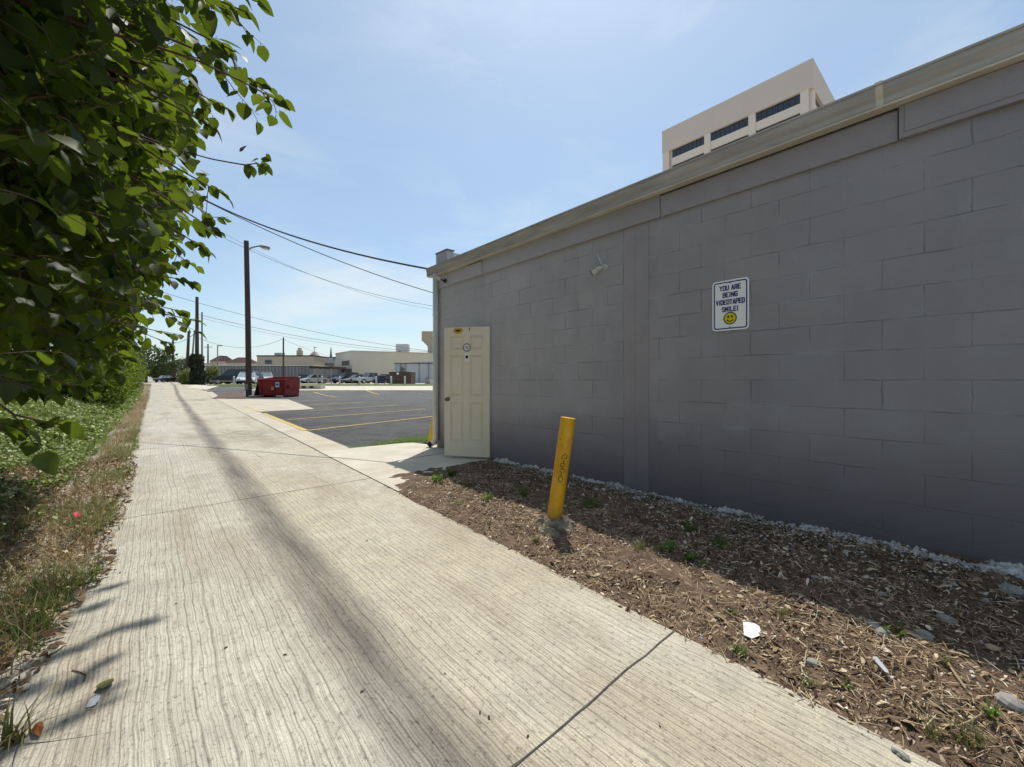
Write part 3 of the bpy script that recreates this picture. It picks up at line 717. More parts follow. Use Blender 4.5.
for s_ in strokes:
    pts = []
    for i in range(len(s_)-1):
        for k in range(4):
            u = k/4; pts.append(((s_[i][0]*(1-u)+s_[i+1][0]*u), (s_[i][1]*(1-u)+s_[i+1][1]*u)))
    pts.append(s_[-1])
    mb.tube([BS(.004+a*.0145, .43+h*.0185, .0575) for (a, h) in pts], .0023, 5)
mb.build('scrawl', M_ink, pp)
# concrete collar lump
mb = MB(); nseg, nr = 44, 16
for j in range(nr+1):
    f = j/nr
    for k in range(nseg):
        a = 2*pi*k/nseg; rr = .19*(f**.8)*(1+.22*nz(cos(a)*1.5, sin(a)*1.5, 2)+.05*nz(cos(a)*6, sin(a)*6, 1))
        z = bz+.022-(.135*f**3.2)+.03*nz(cos(a)*2.4*f, sin(a)*2.4*f, 5)+.028*nz(cos(a)*7*f, sin(a)*7*f, 5)+.012*nz(cos(a)*19*f, sin(a)*19*f, 5)
        mb.v.append((bx-.005+rr*cos(a)+.01, by-.01+rr*sin(a)-.02, z))
for j in range(nr):
    for k in range(nseg): k2=(k+1)%nseg; mb.f.append((j*nseg+k, j*nseg+k2, (j+1)*nseg+k2, (j+1)*nseg+k))
mb.build('concrete_collar', M_clod, bo)
mb = MB()
for k in range(46):
    a = U(-2.6, -.2); r = U(.05, .125); chip(mb, bx+r*cos(a+.1), by+r*sin(a), bz+.022-.03*(r/.12)**3, U(.012,.03), U(.01,.02), U(0,6), GA(0,.2), GA(0,.2), .003)
so_ = mb.build('splashed_cement', M_crumb, bo); so_['kind'] = 'stuff'

# guy-wire guard beside the corner
gx, gy, gz = P(430.5, 7.5)+(0,)
gg = thing('guy_wire_guard', 'narrow yellow tapered guy wire guard beside the building corner', 'wire guard', (gx, gy, 0))
topg = Vector((gx+.05, gy-.03, .56))
mb = MB(); mb.tube([(gx,gy,-.02),(gx+.012,gy-.008,.15),tuple(topg)], [.055,.05,.014], 12); mb.build('guard_sleeve', M_yellow2, gg)
mb = MB(); mb.tube([(gx,gy,-.01),(gx+.006,gy-.004,.09)], [.060,.056], 12); mb.build('guard_band', M_yellow, gg)
mb = MB(); mb.tube([tuple(topg),(topg.x+.09,topg.y-.055,1.75)], .004, 6); mb.build('stay_cable', M_wire, gg)

# ---------------------------------------------------------------- plants helpers
def leaf(mb, o, dr, nr, L, W, fold=.25, droop=.25, simple=False):
    dr = dr.normalized(); s = dr.cross(nr)
    if s.length < .01: s = dr.cross(Vector((1,0,.3)))
    s.normalize(); n = s.cross(dr)
    b = len(mb.v)
    if simple:
        mb.v += [tuple(o), tuple(o+dr*L*.45+s*W*.5), tuple(o+dr*L-n*L*droop), tuple(o+dr*L*.45-s*W*.5)]
        mb.f.append((b, b+1, b+2, b+3)); return
    T = (0, .07, .25, .50, .76, 1.0); Wd = (.26, .50, .50, .30)
    ctr = [o+dr*L*t_-n*L*droop*t_*t_ for t_ in T]
    mb.v += [tuple(c) for c in ctr]
    for sg in (1, -1):
        for k, w in enumerate(Wd):
            t_ = T[k+1]; back = -.10*L if k == 0 else 0; w *= 1+U(-.07,.07)
            mb.v.append(tuple(ctr[k+1]+s*sg*W*w+n*W*w*fold+dr*back))
    l, r = b+6, b+10
    mb.f += [(b,b+1,l),(b+1,b+2,l+1,l),(b+2,b+3,l+2,l+1),(b+3,b+4,l+3,l+2),(b+4,b+5,l+3),
             (b,r,b+1),(b+1,r,r+1,b+2),(b+2,r+1,r+2,b+3),(b+3,r+2,r+3,b+4),(b+4,r+3,b+5)]
def rdir(zb=0.0): 
    v = Vector((GA(0,1),GA(0,1),GA(0,1)+zb)); return v.normalized()
def twig(mt, ml, p0, dr, length, nleaf, L, r=.003, droopd=.35, simple=False):
    """a twig with alternating leaves"""
    pts = [Vector(p0)]; d = Vector(dr).normalized(); n = 6
    for i in range(n):
        d = (d+Vector((GA(0,.10),GA(0,.10),GA(0,.08)-droopd/n))).normalized(); pts.append(pts[-1]+d*length/n)
    mt.tube(pts, [r*(1-.6*i/n) for i in range(n+1)], 4, cap=False)
    for k in range(nleaf):
        u = (k+.6)/nleaf*n; i = min(n-1, int(u)); q = pts[i].lerp(pts[i+1], u-i); tdir = (pts[i+1]-pts[i]).normalized()
        sd = tdir.cross(Vector((0,0,1))); 
        if sd.length < .1: sd = Vector((1,0,0))
        sd.normalize(); sg = 1 if k%2 else -1
        ld = (tdir*U(.3,.9)+sd*sg*U(.5,1.1)+Vector((GA(0,.25),GA(0,.25),-U(.1,.9)))).normalized()
        nn = (Vector((0,0,1))+rdir()*.55).normalized()
        l = L*U(.65, 1.2); q2 = q+ld*l*.22
        if not simple: mt.tube([q, q2], r*.5, 3, cap=False)
        leaf(ml, q2, ld, nn, l, l*U(.72,.95), U(.05,.4), U(.05,.4), simple)
    return pts

# ---------------------------------------------------------------- overhanging tree on the left
tree = thing('broadleaf_tree', 'large broad leaved tree overhanging the left side of the lane', 'tree', (-2.6, 3.4, 0))
mbr = MB(); mlf = MB()
trunk = [(-2.6,3.4,-.1),(-2.55,3.42,.8),(-2.4,3.5,1.7),(-2.25,3.5,2.6),(-2.2,3.4,3.6),(-2.1,3.5,4.8)]
mt = MB(); mt.tube(trunk, [.17,.14,.12,.10,.08,.05], 14)
mt.tube([(-2.3,5.6,-.1),(-2.2,5.5,1.0),(-2.0,5.6,2.2),(-1.9,5.6,3.6),(-1.8,5.5,4.6)], [.12,.10,.08,.06,.03], 12)
mt.tube([(-2.55,3.42,.7),(-2.0,2.9,1.6),(-1.6,2.5,2.5),(-1.3,2.3,3.5)], [.09,.07,.055,.03], 10)
edge_tab = [(.9,-1.5),(1.15,-1.1),(1.35,-.55),(1.6,-.15),(1.85,.0),(2.05,.05),(2.25,.12),(2.4,.0),(2.55,.02),(2.75,.22),(3.0,.28),(3.4,.2),(4.0,.1),(5.5,-.1),(6.5,-.5)]
def xedge(y, z):
    for i in range(len(edge_tab)-1):
        if edge_tab[i][0] <= z <= edge_tab[i+1][0]:
            u = (z-edge_tab[i][0])/(edge_tab[i+1][0]-edge_tab[i][0]); e = edge_tab[i][1]*(1-u)+edge_tab[i+1][1]*u; break
    else: e = -1.6
    e -= .18*ss(3.6, 7, y)
    e -= .55*ss(2.3, 1.2, y)
    e += .30*nz(y*1.1, z*1.1, 4)+.18*nz(y*3.1, z*3.1, 8)
    return e-.10
nclump = 0; tries = 0
limbs = [Vector(p) for p in ((-2.4,3.5,1.7),(-2.25,3.5,2.6),(-2.2,3.4,3.6),(-2.0,2.9,1.6),(-1.6,2.5,2.5),(-1.3,2.3,3.5),(-2.0,5.6,2.2),(-1.9,5.6,3.6))]
while nclump < 11500 and tries < 400000:
    tries += 1
    y = U(1.15, 7.2); z = U(.95, 6.3) if R_() < .85 else U(4, 6.3); xe = xedge(y, z)
    x = xe-abs(GA(0, 1.0)) if R_() < .75 else U(-4.0, xe)
    if x < -4 or x > xe: continue
    # keep the view along the lane and the ground cover open below the skirt of the crown
    zmin = 1.17+.16*ss(3.2,2.2,y)+.22*ss(-1.0, .1, x)+.22*nz(x*1.4, y*1.4, 6)-.08*ss(3.5, 6, y)
    if z < zmin: continue
    if nz(x*1.7, y*1.7, z*1.7) < (-.42 if x < xe-.7 else -.24): continue
    p = Vector((x, y, z)); dout = (Vector((.55,-.12,-.1))+rdir()*.9)
    far = (p-Vector((0,0,CH))).length > 3.6
    dc = (p-Vector((0,0,CH))).length
    if dc < 1.45: continue
    twig(mbr, mlf, p, dout, U(.16,.30), random.choice((4,5,6)), (.066+.022*ss(1.5,3.2,dc)) if not far else .10, .0028, U(.2,.9), simple=far and x < xe-1.0)
    nclump += 1
# limbs reaching out over the lane
def limb(p0, p1, r0, nl, sag=.12, leafL=.076, dens=1.0, rt=.003):
    p0 = Vector(p0); p1 = Vector(p1); n = 12; pts = []
    for i in range(n+1):
        u = i/n; q = p0.lerp(p1, u)+Vector((0,0,sag*sin(pi*u)))+Vector((nz(u*4,p1.x*3,1),nz(u*4,p1.y*3,2),nz(u*4,p1.z*3,3)))*.07*sin(pi*u)
        pts.append(q)
    mbr.tube(pts, [r0*(1-u_/n)+rt*(u_/n) for u_ in range(n+1)], 6, cap=False)
    for k in range(nl):
        u = .25+.75*(k+.5)/nl*1.0; i = min(n-1, int(u*n)); q = pts[i].lerp(pts[i+1], u*n-i); dd = (pts[i+1]-pts[i]).normalized()
        twig(mbr, mlf, q, dd*.8+rdir()*.8, U(.14,.26), random.choice((3,4,5)), leafL*U(.85,1.1), .0025, .5)
    # terminal leaves
    dd = (pts[-1]-pts[-2]).normalized()
    for k in range(4): leaf(mlf, pts[-1]-dd*.03*k, (dd+rdir()*.6+Vector((0,0,-.25))), Vector((0,0,1))+rdir()*.5, leafL*U(.7,1.05), leafL*.8, .25, .25)
def W3(px, py, d): x, y = P(px, d); return (x, y, H(py, d))
ends = [((281,102),2.05,9),((268,88),2.25,7),((236,52),2.0,8),((246,12),1.9,6),((258,2),1.75,3),((226,196),2.5,8),((216,232),2.5,9),
        ((205,250),2.8,7),((196,268),3.0,6),((192,282),2.7,4),((199,322),3.0,4),((184,312),3.1,5),((172,335),3.6,6),((204,118),2.2,5),((190,180),2.7,7),
        ((172,345),4.2,6),((160,300),3.4,7),((214,128),2.1,3),((228,110),2.3,4)]
for (pp_, d, nl) in ends:
    e = Vector(W3(pp_[0], pp_[1], d)); s0 = min(limbs, key=lambda q: (q-e).length+abs(q.z-e.z))
    limb(s0, e, .014, nl)
# hanging sprays in the near left
for (pp_, d, nl, sx) in (((20,430),1.35,2,(-.75,1.25,1.35)),((62,425),1.5,2,(-.7,1.4,1.3)),((88,392),1.9,2,(-.9,2.0,1.5)),((50,395),1.7,4,(-1.2,2.0,1.6)),((25,372),1.45,4,(-1.1,1.6,1.6)),((95,350),2.2,5,(-1.2,2.6,1.8)),((130,360),3.2,5,(-1.3,3.4,1.7))):
    limb(sx, W3(pp_[0], pp_[1], d), .006, nl, .03, .08)
SH = [(-.10,2.66),(-.20,2.64),(-.32,2.60),(-.42,2.56),(-.36,3.18),(-.24,3.22),(-.46,3.12),(-.40,2.36),(-.30,2.30),(-.5,2.4),(-.28,2.08),(-.38,2.02),(-.18,2.12),(-.40,2.85),(-.5,2.8),(-.22,2.38),(-.55,3.3),(-.3,3.0),(-.48,1.9)]
tops = []
for (sx_, sy_) in SH:
    tt = U(6.15, 6.6); q = Vector((sx_+.365*tt, sy_+.294*tt, tt)); tops.append(q)
hub = Vector((1.0, 4.1, 6.3)); mbr.tube([(-2.1,3.5,4.8),(-1.2,3.8,5.7),(0,4.0,6.2),tuple(hub),(1.9,4.4,6.45)], [.05,.04,.03,.02,.008], 8)
for q in tops:
    mbr.tube([tuple(hub.lerp(Vector((1.9,4.4,6.45)), R_())), tuple(q)], [.006,.003], 4, cap=False)
    for k in range(3): leaf(mlf, q+rdir()*.03, Vector((1,.25,-.1))+rdir()*.35, Vector((0,0,1))+rdir()*.25, U(.10,.15), U(.045,.07), .15, .1)
# thin vine with a tuft of small leaves
v0 = Vector(W3(168,146,2.25)); v1 = Vector(W3(246,165,2.15)); vp = [v0.lerp(v1, i/10)+Vector((0,0,-.012*sin(pi*i/10)+.004*nz(i*.7,1))) for i in range(11)]
mbr.tube([(-1.6,2.5,2.5)]+[tuple(q) for q in vp], .0035, 5, cap=False)
for k in range(15):
    q = v1+Vector((CA,-SA,0))*U(-.01,.115)+Vector((0,0,U(-.035,.05)))+Vector((SA,CA,0))*U(-.04,.04)
    leaf(mlf, q, rdir(-.3), rdir(.6), U(.035,.06), U(.03,.045), .2, .2)
mbr.tube([tuple(v1), tuple(v1+Vector((CA*.06,-SA*.06,.01))), tuple(v1+Vector((CA*.1,-SA*.1,-.02)))], .003, 5)
mt.build('trunk', M_bark, tree, smooth=True); mbr.build('branches', M_twig, tree); mlf.build('crown', M_leaf, tree, smooth=True)

# far denser shrubs and trees
def crown(name_label, cat, base, parts, nleaf, L, mat, trunk_h, tr, group=None, name='leafy_tree', tmat=None, thr=-.1, grp=None):
    o = thing(name, name_label, cat, base, group=group)
    mb = MB(); mb.tube([base, (base[0]+.1, base[1], base[2]+trunk_h*.6), (base[0], base[1]+.1, base[2]+trunk_h)], [tr, tr*.8, tr*.5], 8)
    for (cx, cy, cz, rx, ry, rz) in parts: mb.tube([(base[0], base[1], base[2]+trunk_h*.6), (base[0]+cx*.6, base[1]+cy*.6, base[2]+cz*.8), (base[0]+cx, base[1]+cy, base[2]+cz)], [tr*.5, tr*.3, tr*.15], 6)
    mb.build('trunk', tmat or M_bark, o)
    ml = MB(); tot = sum(p[3]*p[4]*p[5] for p in parts); k = 0
    for (cx, cy, cz, rx, ry, rz) in parts:
        m = int(nleaf*rx*ry*rz/tot); j = 0; tr_ = 0
        while j < m and tr_ < m*20:
            tr_ += 1
            v = rdir()*(1-abs(GA(0,.28))); 
            q = Vector((base[0]+cx+v.x*rx, base[1]+cy+v.y*ry, base[2]+cz+v.z*rz))
            s_ = 1.6/max(.6, rx)
            if nz(q.x*s_, q.y*s_, q.z*s_) < thr and R_() < .8: continue
            if q.z < base[2]+.05: continue
            leaf(ml, q, rdir(-.2), (v+rdir()*.8+Vector((0,0,.4))), L*U(.6,1.2), L*U(.5,.9), .2, .2, True); j += 1
    ml.build('crown', mat, o); return o
# hedge of shrubs along the left of the lane
hs = [(-1.75,20,1.9,1.15),(-1.9,24,2.6,1.4),(-2.1,28,3.0,1.6),(-2.2,32,3.4,1.8),(-2.3,37,3.8,2.0),(-2.5,43,4.2,2.2),(-2.7,50,4.6,2.4),(-2.9,58,5.2,2.8)]
hl = ['dense green shrub directly behind the overhanging tree on the left verge','dense green shrub second along the left verge behind the tree','tall green shrub third along the left verge behind the tree','tall green shrub fourth along the left verge behind the tree',
      'tall green shrub fifth along the left verge','tall roadside shrub sixth along the left verge','tall roadside shrub seventh along the left verge','tall roadside shrub at the far end of the left verge']
for i, (x, y, h, r) in enumerate(hs):
    crown(hl[i], 'shrub', (x, y, g(x,y)), [(0,0,h*.45,r,r*1.1,h*.45),(.3,.5,h*.7,r*.7,r*.8,h*.33),(-.2,-.6,h*.65,r*.7,r*.8,h*.32)], 6500 if i < 4 else 4200, .12 if i < 4 else .2, M_leaf2 if i < 6 else M_leaf3, h*.6, .06, 'shrubs along the left verge', 'green_shrub')
for i, (x, y, h, r, lb) in enumerate([(-6.5,8,6.5,3.2,'tall dark tree beyond the cedar fence, nearest the camera'),(-7,17,7.5,3.6,'tall dark tree beyond the cedar fence, second from the camera'),(-7.5,30,8,4,'tall dark tree beyond the cedar fence, farthest from the camera')]):
    crown(lb, 'tree', (x, y, 0), [(0,0,h*.6,r,r,h*.4),(.8,-.9,h*.45,r*.8,r*.8,h*.3),(.3,1.2,h*.7,r*.7,r*.7,h*.28)], 7000, .22, M_leaf2, h*.5, .2, 'trees beyond the cedar fence', 'tall_tree')
# far trees at the end of the lane
for (px, py, d, w, lb, mt_) in ((146,346,85,11,'round grey green tree standing behind the left verge foliage',M_leaf3),(176,361,120,7,'far green tree at the end of the lane, left of the white garage',M_leaf3),(187,358,125,8,'far green tree right behind the white garage',M_leaf3),(162,364,105,6,'low green tree on the left at the end of the lane',M_leaf2)):
    x, y = P(px, d); z0 = gd(d); h = H(py, d)-z0
    crown(lb, 'tree', (x, y, z0), [(0,0,h*.6,w*.5,w*.5,h*.42),(w*.25,0,h*.5,w*.35,w*.35,h*.3),(-w*.25,0,h*.48,w*.35,w*.35,h*.3)], 1800, .7, mt_, h*.5, .25, 'trees at the end of the lane', 'distant_tree')
x, y = P(171, 100); crown('dark purple leaved bush at the end of the lane', 'bush', (x, y, gd(100)), [(0,0,1.5,2.0,1.4,1.5),(-1.2,0,1.2,1.4,1.2,1.2)], 1200, .35, M_crepe, 1.5, .08, name='purple_bush')
x, y = P(222, 130); crown('small dark tree above the long grey metal wall', 'tree', (x, y, gd(130)), [(0,0,5.6,1.6,1.6,1.5)], 500, .5, M_leaf3, 5, .15, name='distant_tree')

# pale brush round the ivy pole
for (px, py, d, w, h, lb) in ((185.5,385,53,.95,2.2,'pale green brush left of the ivy covered pole'),(210.5,384.6,53,.85,2.6,'pale green brush right of the ivy covered pole')):
    x, y = P(px, d); crown(lb, 'bush', (x, y, gd(d)), [(0,0,h*.4,w,w,h*.5),(.5,.3,h*.6,w*.6,w*.6,h*.4)], 1700, .22, M_brush, h*.6, .04, 'brush round the ivy pole', 'brush')

# ---------------------------------------------------------------- left verge
def vs(y): return .05+.19*ss(2.2, 4.2, y)
def vergez(x, y):
    x = x-vs(y)*0; return .0+.24*ss(-.8, -2.0, x)+.10*ss(-.7,-1.3,x)*nz(x*1.2, y*.8, 3)+.02*nz(x*6,y*6)+g(x,y)-.02
mb = MB(); nx, ny = 60, 220
for j in range(ny+1):
    y = .3+ (j/ny)**1.6*70
    for i in range(nx+1):
        x = -.52+vs(y)+.10*nz(y*1.3, 3)+.05*nz(y*5, 1)-(i/nx)**1.5*5.6; mb.v.append((x, y, vergez(x,y)+(.0 if i else -.02)))
for j in range(ny):
    for i in range(nx): k = j*(nx+1)+i; mb.f.append((k, k+1, k+nx+2, k+nx+1))
tag(mb.build('verge_ground', M_vergesoil, smooth=True), None, None, kind='structure')
# trailing ground cover
mb = MB()
for i in range(90000):
    y = 1.4+(R_()**1.5)*45; x = -.72-abs(GA(0,1.15))-.25*nz(y*.9,6)
    if x < -4.4: continue
    if y < 7.5 and R_() < .92*ss(7.5,5.0,y): continue
    if nz(x*1.3, y*1.3, 12) < -.30: continue
    hh = (.07+.34*max(0,nz(x*1.3, y*.9, 9))+.15*abs(nz(x*3, y*2.4, 14))+.26*ss(-1.1,-2.2,x)*ss(2.5,4,y))
    q = Vector((x, y, vergez(x,y)+hh*U(.55,1.1)+.02)); L = U(.028,.055)*(1 if y < 9 else 1.5)*(1 if y < 18 else 1.4)
    leaf(mb, q, rdir(-.1), (Vector((.25,.1,1))+rdir()*.45), L, L*.8, .2, .2, True)
o = mb.build('ground_cover', M_cover); tag(o, 'low green trailing vine carpet on the left verge', 'ground cover', kind='stuff')
def blades(n, fn, hmin, hmax, mat, name, wid=.004, spread=.6, seg=3):
    mb = MB()
    for i in range(n):
        p = fn()
        if p is None: continue
        x, y, z = p; h = U(hmin, hmax); a = U(0, 2*pi); b = Vector((cos(a), sin(a), 0)); s = Vector((-b.y, b.x, 0))*wid*U(.6,1.4); k0 = len(mb.v); l = U(.1, spread)
        for k in range(seg+1):
            u = k/seg; c = Vector((x, y, z))+b*h*l*u*u*1.2+Vector((0,0,h*u*(1-.35*l*u))); ww = s*(1-u*.9)
            mb.v += [tuple(c-ww), tuple(c+ww)]
        for k in range(seg): q = k0+2*k; mb.f.append((q, q+1, q+3, q+2))
    return mb
def f_straw():
    y = 1.6+(R_()**2.0)*66; x = -.50+vs(y)-abs(GA(0,.50))+.12*nz(y*1.3,3)
    if y < 8 and R_() < .6: x = -.55+vs(y)-abs(GA(0,.9))
    if nz(x*2, y*.8, 30) < -.25 and R_() < .8: return None
    return (x, y, vergez(x,y))
mb = blades(36000, f_straw, .05, .26, M_straw, 's', .0028, 1.3)
tag(mb.build('dry_grass', M_straw), 'dry straw coloured grass along the left edge of the lane', 'dry grass', kind='stuff')
def f_green():
    y = 2.6+(R_()**1.4)*12; x = -.48+vs(y)-abs(GA(0,.28))+.12*nz(y*1.3,3)
    if nz(x*2, y*1.1, 50) < .02: return None
    return (x, y, vergez(x,y))
mb = blades(9000, f_green, .04, .20, M_blade, 's', .003, 1.2)
tag(mb.build('verge_grass', M_blade), 'green grass blades mixed along the left edge of the lane', 'grass', kind='stuff')
# litter on the shaded near verge
mb = MB()
for i in range(15000):
    y = U(.8, 8.5); x = -.42+vs(y)-abs(GA(0,.9))+.10*nz(y*1.3,3)
    L = min(.09, max(.01, random.lognormvariate(-3.6,.5)))
    chip(mb, x, y, vergez(x,y)+U(.01,.06), L, L*U(.2,.6), U(0,6.3), GA(0,.5), GA(0,.5), U(0,.3)*L)
tag(mb.build('leaf_litter', M_chip), 'brown dead leaves and stems under the tree on the left verge', 'leaf litter', kind='stuff')
def f_corner():
    x = U(2.5, 6.4); y = 6.95+abs(GA(0,.33))*(.35+.65*ss(2.6,3.9,x)); 
    if x < 3.9 and y < 7.08+.0: return None
    return (x, y, g(x,y)-.01)
mb = blades(9000, f_corner, .02, .075, M_blade, 's', .0035, .9)
tag(mb.build('grass_patch', M_bright), 'bright green grass patch between the door slab and the car park', 'grass', kind='stuff')
# cedar fence
fe = thing('wood_fence', 'old reddish cedar board fence behind the left foliage', 'fence', (-4.6, 2, 0))
mb = MB(); y = .5
while y < 46:
    mb.box(-4.62+.01*nz(y*5,1), -4.60+.01*nz(y*5,1), y, y+.135, g(-4.6,y)-.05, g(-4.6,y)+1.75+.03*nz(y*9,3)); y += .145
mb.build('boards', M_fence, fe)
mb = MB()
for z in (.4, 1.4):
    for k in range(15): mb.box(-4.68, -4.63, .5+3*k, 3.5+3*k, z+g(-4.6,2+3*k), z+.09+g(-4.6,2+3*k))
mb.build('rails', M_fence, fe)
for k in range(16): MB().box(-4.79, -4.69, .5+3*k, .6+3*k, -.1, 1.8+g(-4.6,.5+3*k)).build('post', M_fence, fe)

def BP(px, py):
    d = 481.75/(py-HZ)
    for _ in range(6):
        x, y = P(px, d); z = bedz(x, y) if x > AR(y) and x < 3.72 and y < 4.6 else 0.0; d = (CH-z)*FL/(py-HZ)
    x, y = P(px, d); return x, y, z, d
# ---------------------------------------------------------------- weeds in the mulch bed
def weed(px, py, kind, size, label):
    x, y, z, d = BP(px, py)
    o = thing('weed', label, 'weed', (x, y, z), group='weeds in the mulch bed')
    if kind in ('grass', 'yellow'):
        mb = blades(int(90*size/.1), lambda: (GA(0,size*.28), GA(0,size*.28), 0), size*.4, size*1.15, None, '', .0022, 1.0)
        mb.build('blades', M_blade if kind == 'grass' else M_blade_y, o, local=True)
    else:
        mb = MB(); ms = MB()
        for k in range(max(5, int(9*size/.08))):
            a = U(0, 2*pi); dr = Vector((cos(a)*.7, sin(a)*.7, U(.4,1.1))).normalized(); p = Vector((0,0,0)); q = p+dr*size*U(.5,1.0); ms.tube([p, q], .0012, 4)
            for j in range(4):
                c = p.lerp(q, .4+.2*j); leaf(mb, c, (dr*.4+rdir(.1)), Vector((0,0,1))+rdir()*.4, size*.42*U(.6,1.1), size*.26, .2, .2)
        ms.build('stems', M_blade, o, local=True); mb.build('leaves', M_bright if kind == 'leafy' else M_blade, o, local=True)
weed(667,551,'leafy',.075,'bright green leafy weed at the shadow edge, right of the bollard')
weed(689,560,'leafy',.065,'low light green weed just right of the bright leafy one')
weed(704,566,'grass',.05,'small grass tuft right of the two leafy weeds at the shadow edge')
weed(734,614,'leafy',.03,'tiny yellowish green sprout above the white paper scrap')
weed(742,655,'grass',.055,'dull green tuft below the white paper scrap by the lane edge')
weed(784,618,'yellow',.06,'dry yellowish tuft right of the white paper scrap')
weed(808,684,'grass',.045,'small green tuft below the round tan stone')
weed(845,688,'leafy',.03,'small green sprout left of the grey plastic shard')
weed(894,636,'darkleaf',.06,'dark green leafy weed beside the broken white stone')
weed(944,664,'yellow',.04,'small pale tuft between the plastic shard and the wall shadow')
weed(996,722,'leafy',.05,'grey green leafy weed near the bottom right corner')
weed(972,745,'yellow',.075,'yellowing grass tuft in the bottom right corner')
weed(935,738,'yellow',.06,'thin yellowing tuft at the lane edge in the bottom right')
weed(437,482,'leafy',.10,'upright green weed at the corner of the door slab')
weed(452,476,'darkleaf',.11,'dark shaded weed just right of the door slab corner')
weed(470,487,'grass',.08,'grass tuft between the door slab and the bollard')
weed(488,500,'leafy',.075,'spreading green weed halfway from the slab to the bollard')
weed(523,496,'grass',.13,'tall thin grass tuft left of the bollard')
weed(459,506,'grass',.07,'low tuft near the lane edge below the door slab')
weed(487,528,'darkleaf',.05,'flat green weed near the lane edge left of the bollard')
weed(537,541,'leafy',.045,'small green weed at the left foot of the bollard collar')
weed(590,507,'grass',.12,'dark grass tuft in the wall shadow right of the bollard')
weed(615,520,'yellow',.06,'small dark tuft in the wall shadow beyond the bollard')
weed(640,549,'yellow',.08,'dry grass tuft at the shadow edge left of the leafy weeds')
weed(720,548,'grass',.10,'dark green grass tuft deep in the wall shadow')
weed(690,530,'grass',.09,'shaded grass tuft close to the wall footing')
# spiky plant at the near left edge
d0 = 481.75/(742-HZ); x, y = P(14, d0)
o = thing('spiky_grass', 'arching grey green grass clump at the bottom left edge of the lane', 'grass clump', (x, y, 0))
mb = blades(34, lambda: (GA(0,.012), GA(0,.012), 0), .09, .17, None, '', .0045, 1.6, 5); mb.build('blades', M_blade_y, o, local=True)

# ---------------------------------------------------------------- stones and litter
def stone_mesh(r, sq, seed, jag=.35):
    mb = MB(); nseg, nr = 10, 6
    for j in range(nr+1):
        ph = pi*j/nr
        for k in range(nseg):
            th = 2*pi*k/nseg; v = Vector((sin(ph)*cos(th), sin(ph)*sin(th), cos(ph)))
            rr = r*(1+jag*mnoise.noise(v*1.6+Vector((seed,0,0)))+.12*mnoise.noise(v*5+Vector((seed,3,0))))
            mb.v.append((v.x*rr, v.y*rr*.8, v.z*rr*sq))
    for j in range(nr):
        for k in range(nseg): k2=(k+1)%nseg; mb.f.append((j*nseg+k, (j+1)*nseg+k, (j+1)*nseg+k2, j*nseg+k2))
    return mb
protos = []
for s_ in range(5):
    me_o = stone_mesh(1, .5, s_*3.7).build('stone', M_stone); protos.append(me_o.data); bpy.data.objects.remove(me_o)
def stone(x, y, z, r, label, group, seed):
    o = bpy.data.objects.new('stone', protos[seed%5]); col.objects.link(o)
    o.location = (x, y, z); o.scale = (r, r, r); o.rotation_euler = (U(-.3,.3), U(-.3,.3), U(0,6.3))
    tag(o, label, 'stone', group); return o
def stone_px(px, py, rp, label, group=None, mat=None):
    x, y, z, d = BP(px, py)
    return stone(x, y, z+.006, rp/FL*d, label, group, int(px))
stone_px(812,664,7,'smooth tan stone alone on the sunlit mulch right of the paper scrap')
stone_px(884,634,9,'broken white stone at the edge of the wall shadow')
stone_px(873,627,8,'grey white stone touching the left of the broken white stone')
stone_px(923,636,9,'flat grey stone just inside the wall shadow')
stone_px(1012,705,13,'large pale stone at the right edge of the bed')
stone_px(903,757,6,'dark grey pebble on the lane at the bottom right')
stone_px(895,752,4,'smaller dark pebble next to the grey pebble on the lane')
stone_px(947,622,9,'squarish grey stone in the middle of the wall shadow')
stone_px(1010,592,12,'pale stone against the footing at the right edge')
gl = 'small pale stone lying in the shaded mulch by the wall footing'
cnt = 0
while cnt < 90:
    y = U(-.8, 4.2); x = U(2.6, 3.6)
    if (WX-x) > 1.15 or abs(nz(x*2,y*2,40)) < .05: continue
    r = min(.035, max(.007, random.lognormvariate(-4.3,.45)))
    stone(x, y, bedz(x,y)+r*.3, r, gl, 'pale stones in the shaded mulch', cnt); cnt += 1
gl2 = 'small tan pebble on the sunlit side of the mulch bed'
cnt = 0
while cnt < 40:
    y = U(-.4, 3.6); x = U(AR(y)+.03, 2.55)
    stone(x, y, bedz(x,y)+.004, U(.005,.012), gl2, 'tan pebbles in the sunlit mulch', cnt); cnt += 1
def scrap(name, label, cat, px, py, pts, mat, up=.012, thick=.0015, curl=.006, scale=1.0):
    x0, y0, z, d = BP(px, py); z += up
    mb = MB(); n = len(pts)
    # triangulated crumpled sheet
    cz = z; mb.v.append((x0, y0, cz+curl))
    for (u, v) in pts:
        wx, wy, wz, _d = BP(px+u*scale, py+v*scale); mb.v.append((wx, wy, cz+curl*random.choice((0,.5,1.0))))
    mb.f = [(0, i+1, (i+1)%n+1) for i in range(n)]
    o = mb.build(name, mat); m = o.modifiers.new('solid','SOLIDIFY'); m.thickness = thick
    tag(o, label, cat); return o
scrap('paper_scrap', 'crumpled white paper scrap on the sunlit mulch', 'paper', 752, 634, [(-10,-10),(-4,-9),(3,-8),(9,-3),(11,3),(8,8),(0,9),(-9,7)], M_paper_w, .020, curl=.010, scale=.9)
scrap('plastic_shard', 'thin grey plastic shard lying in the sunlit mulch', 'litter', 879, 670, [(-6,-10),(-2,-9),(8,9),(10,14),(6,12),(-5,-4)], M_corrl, .03)
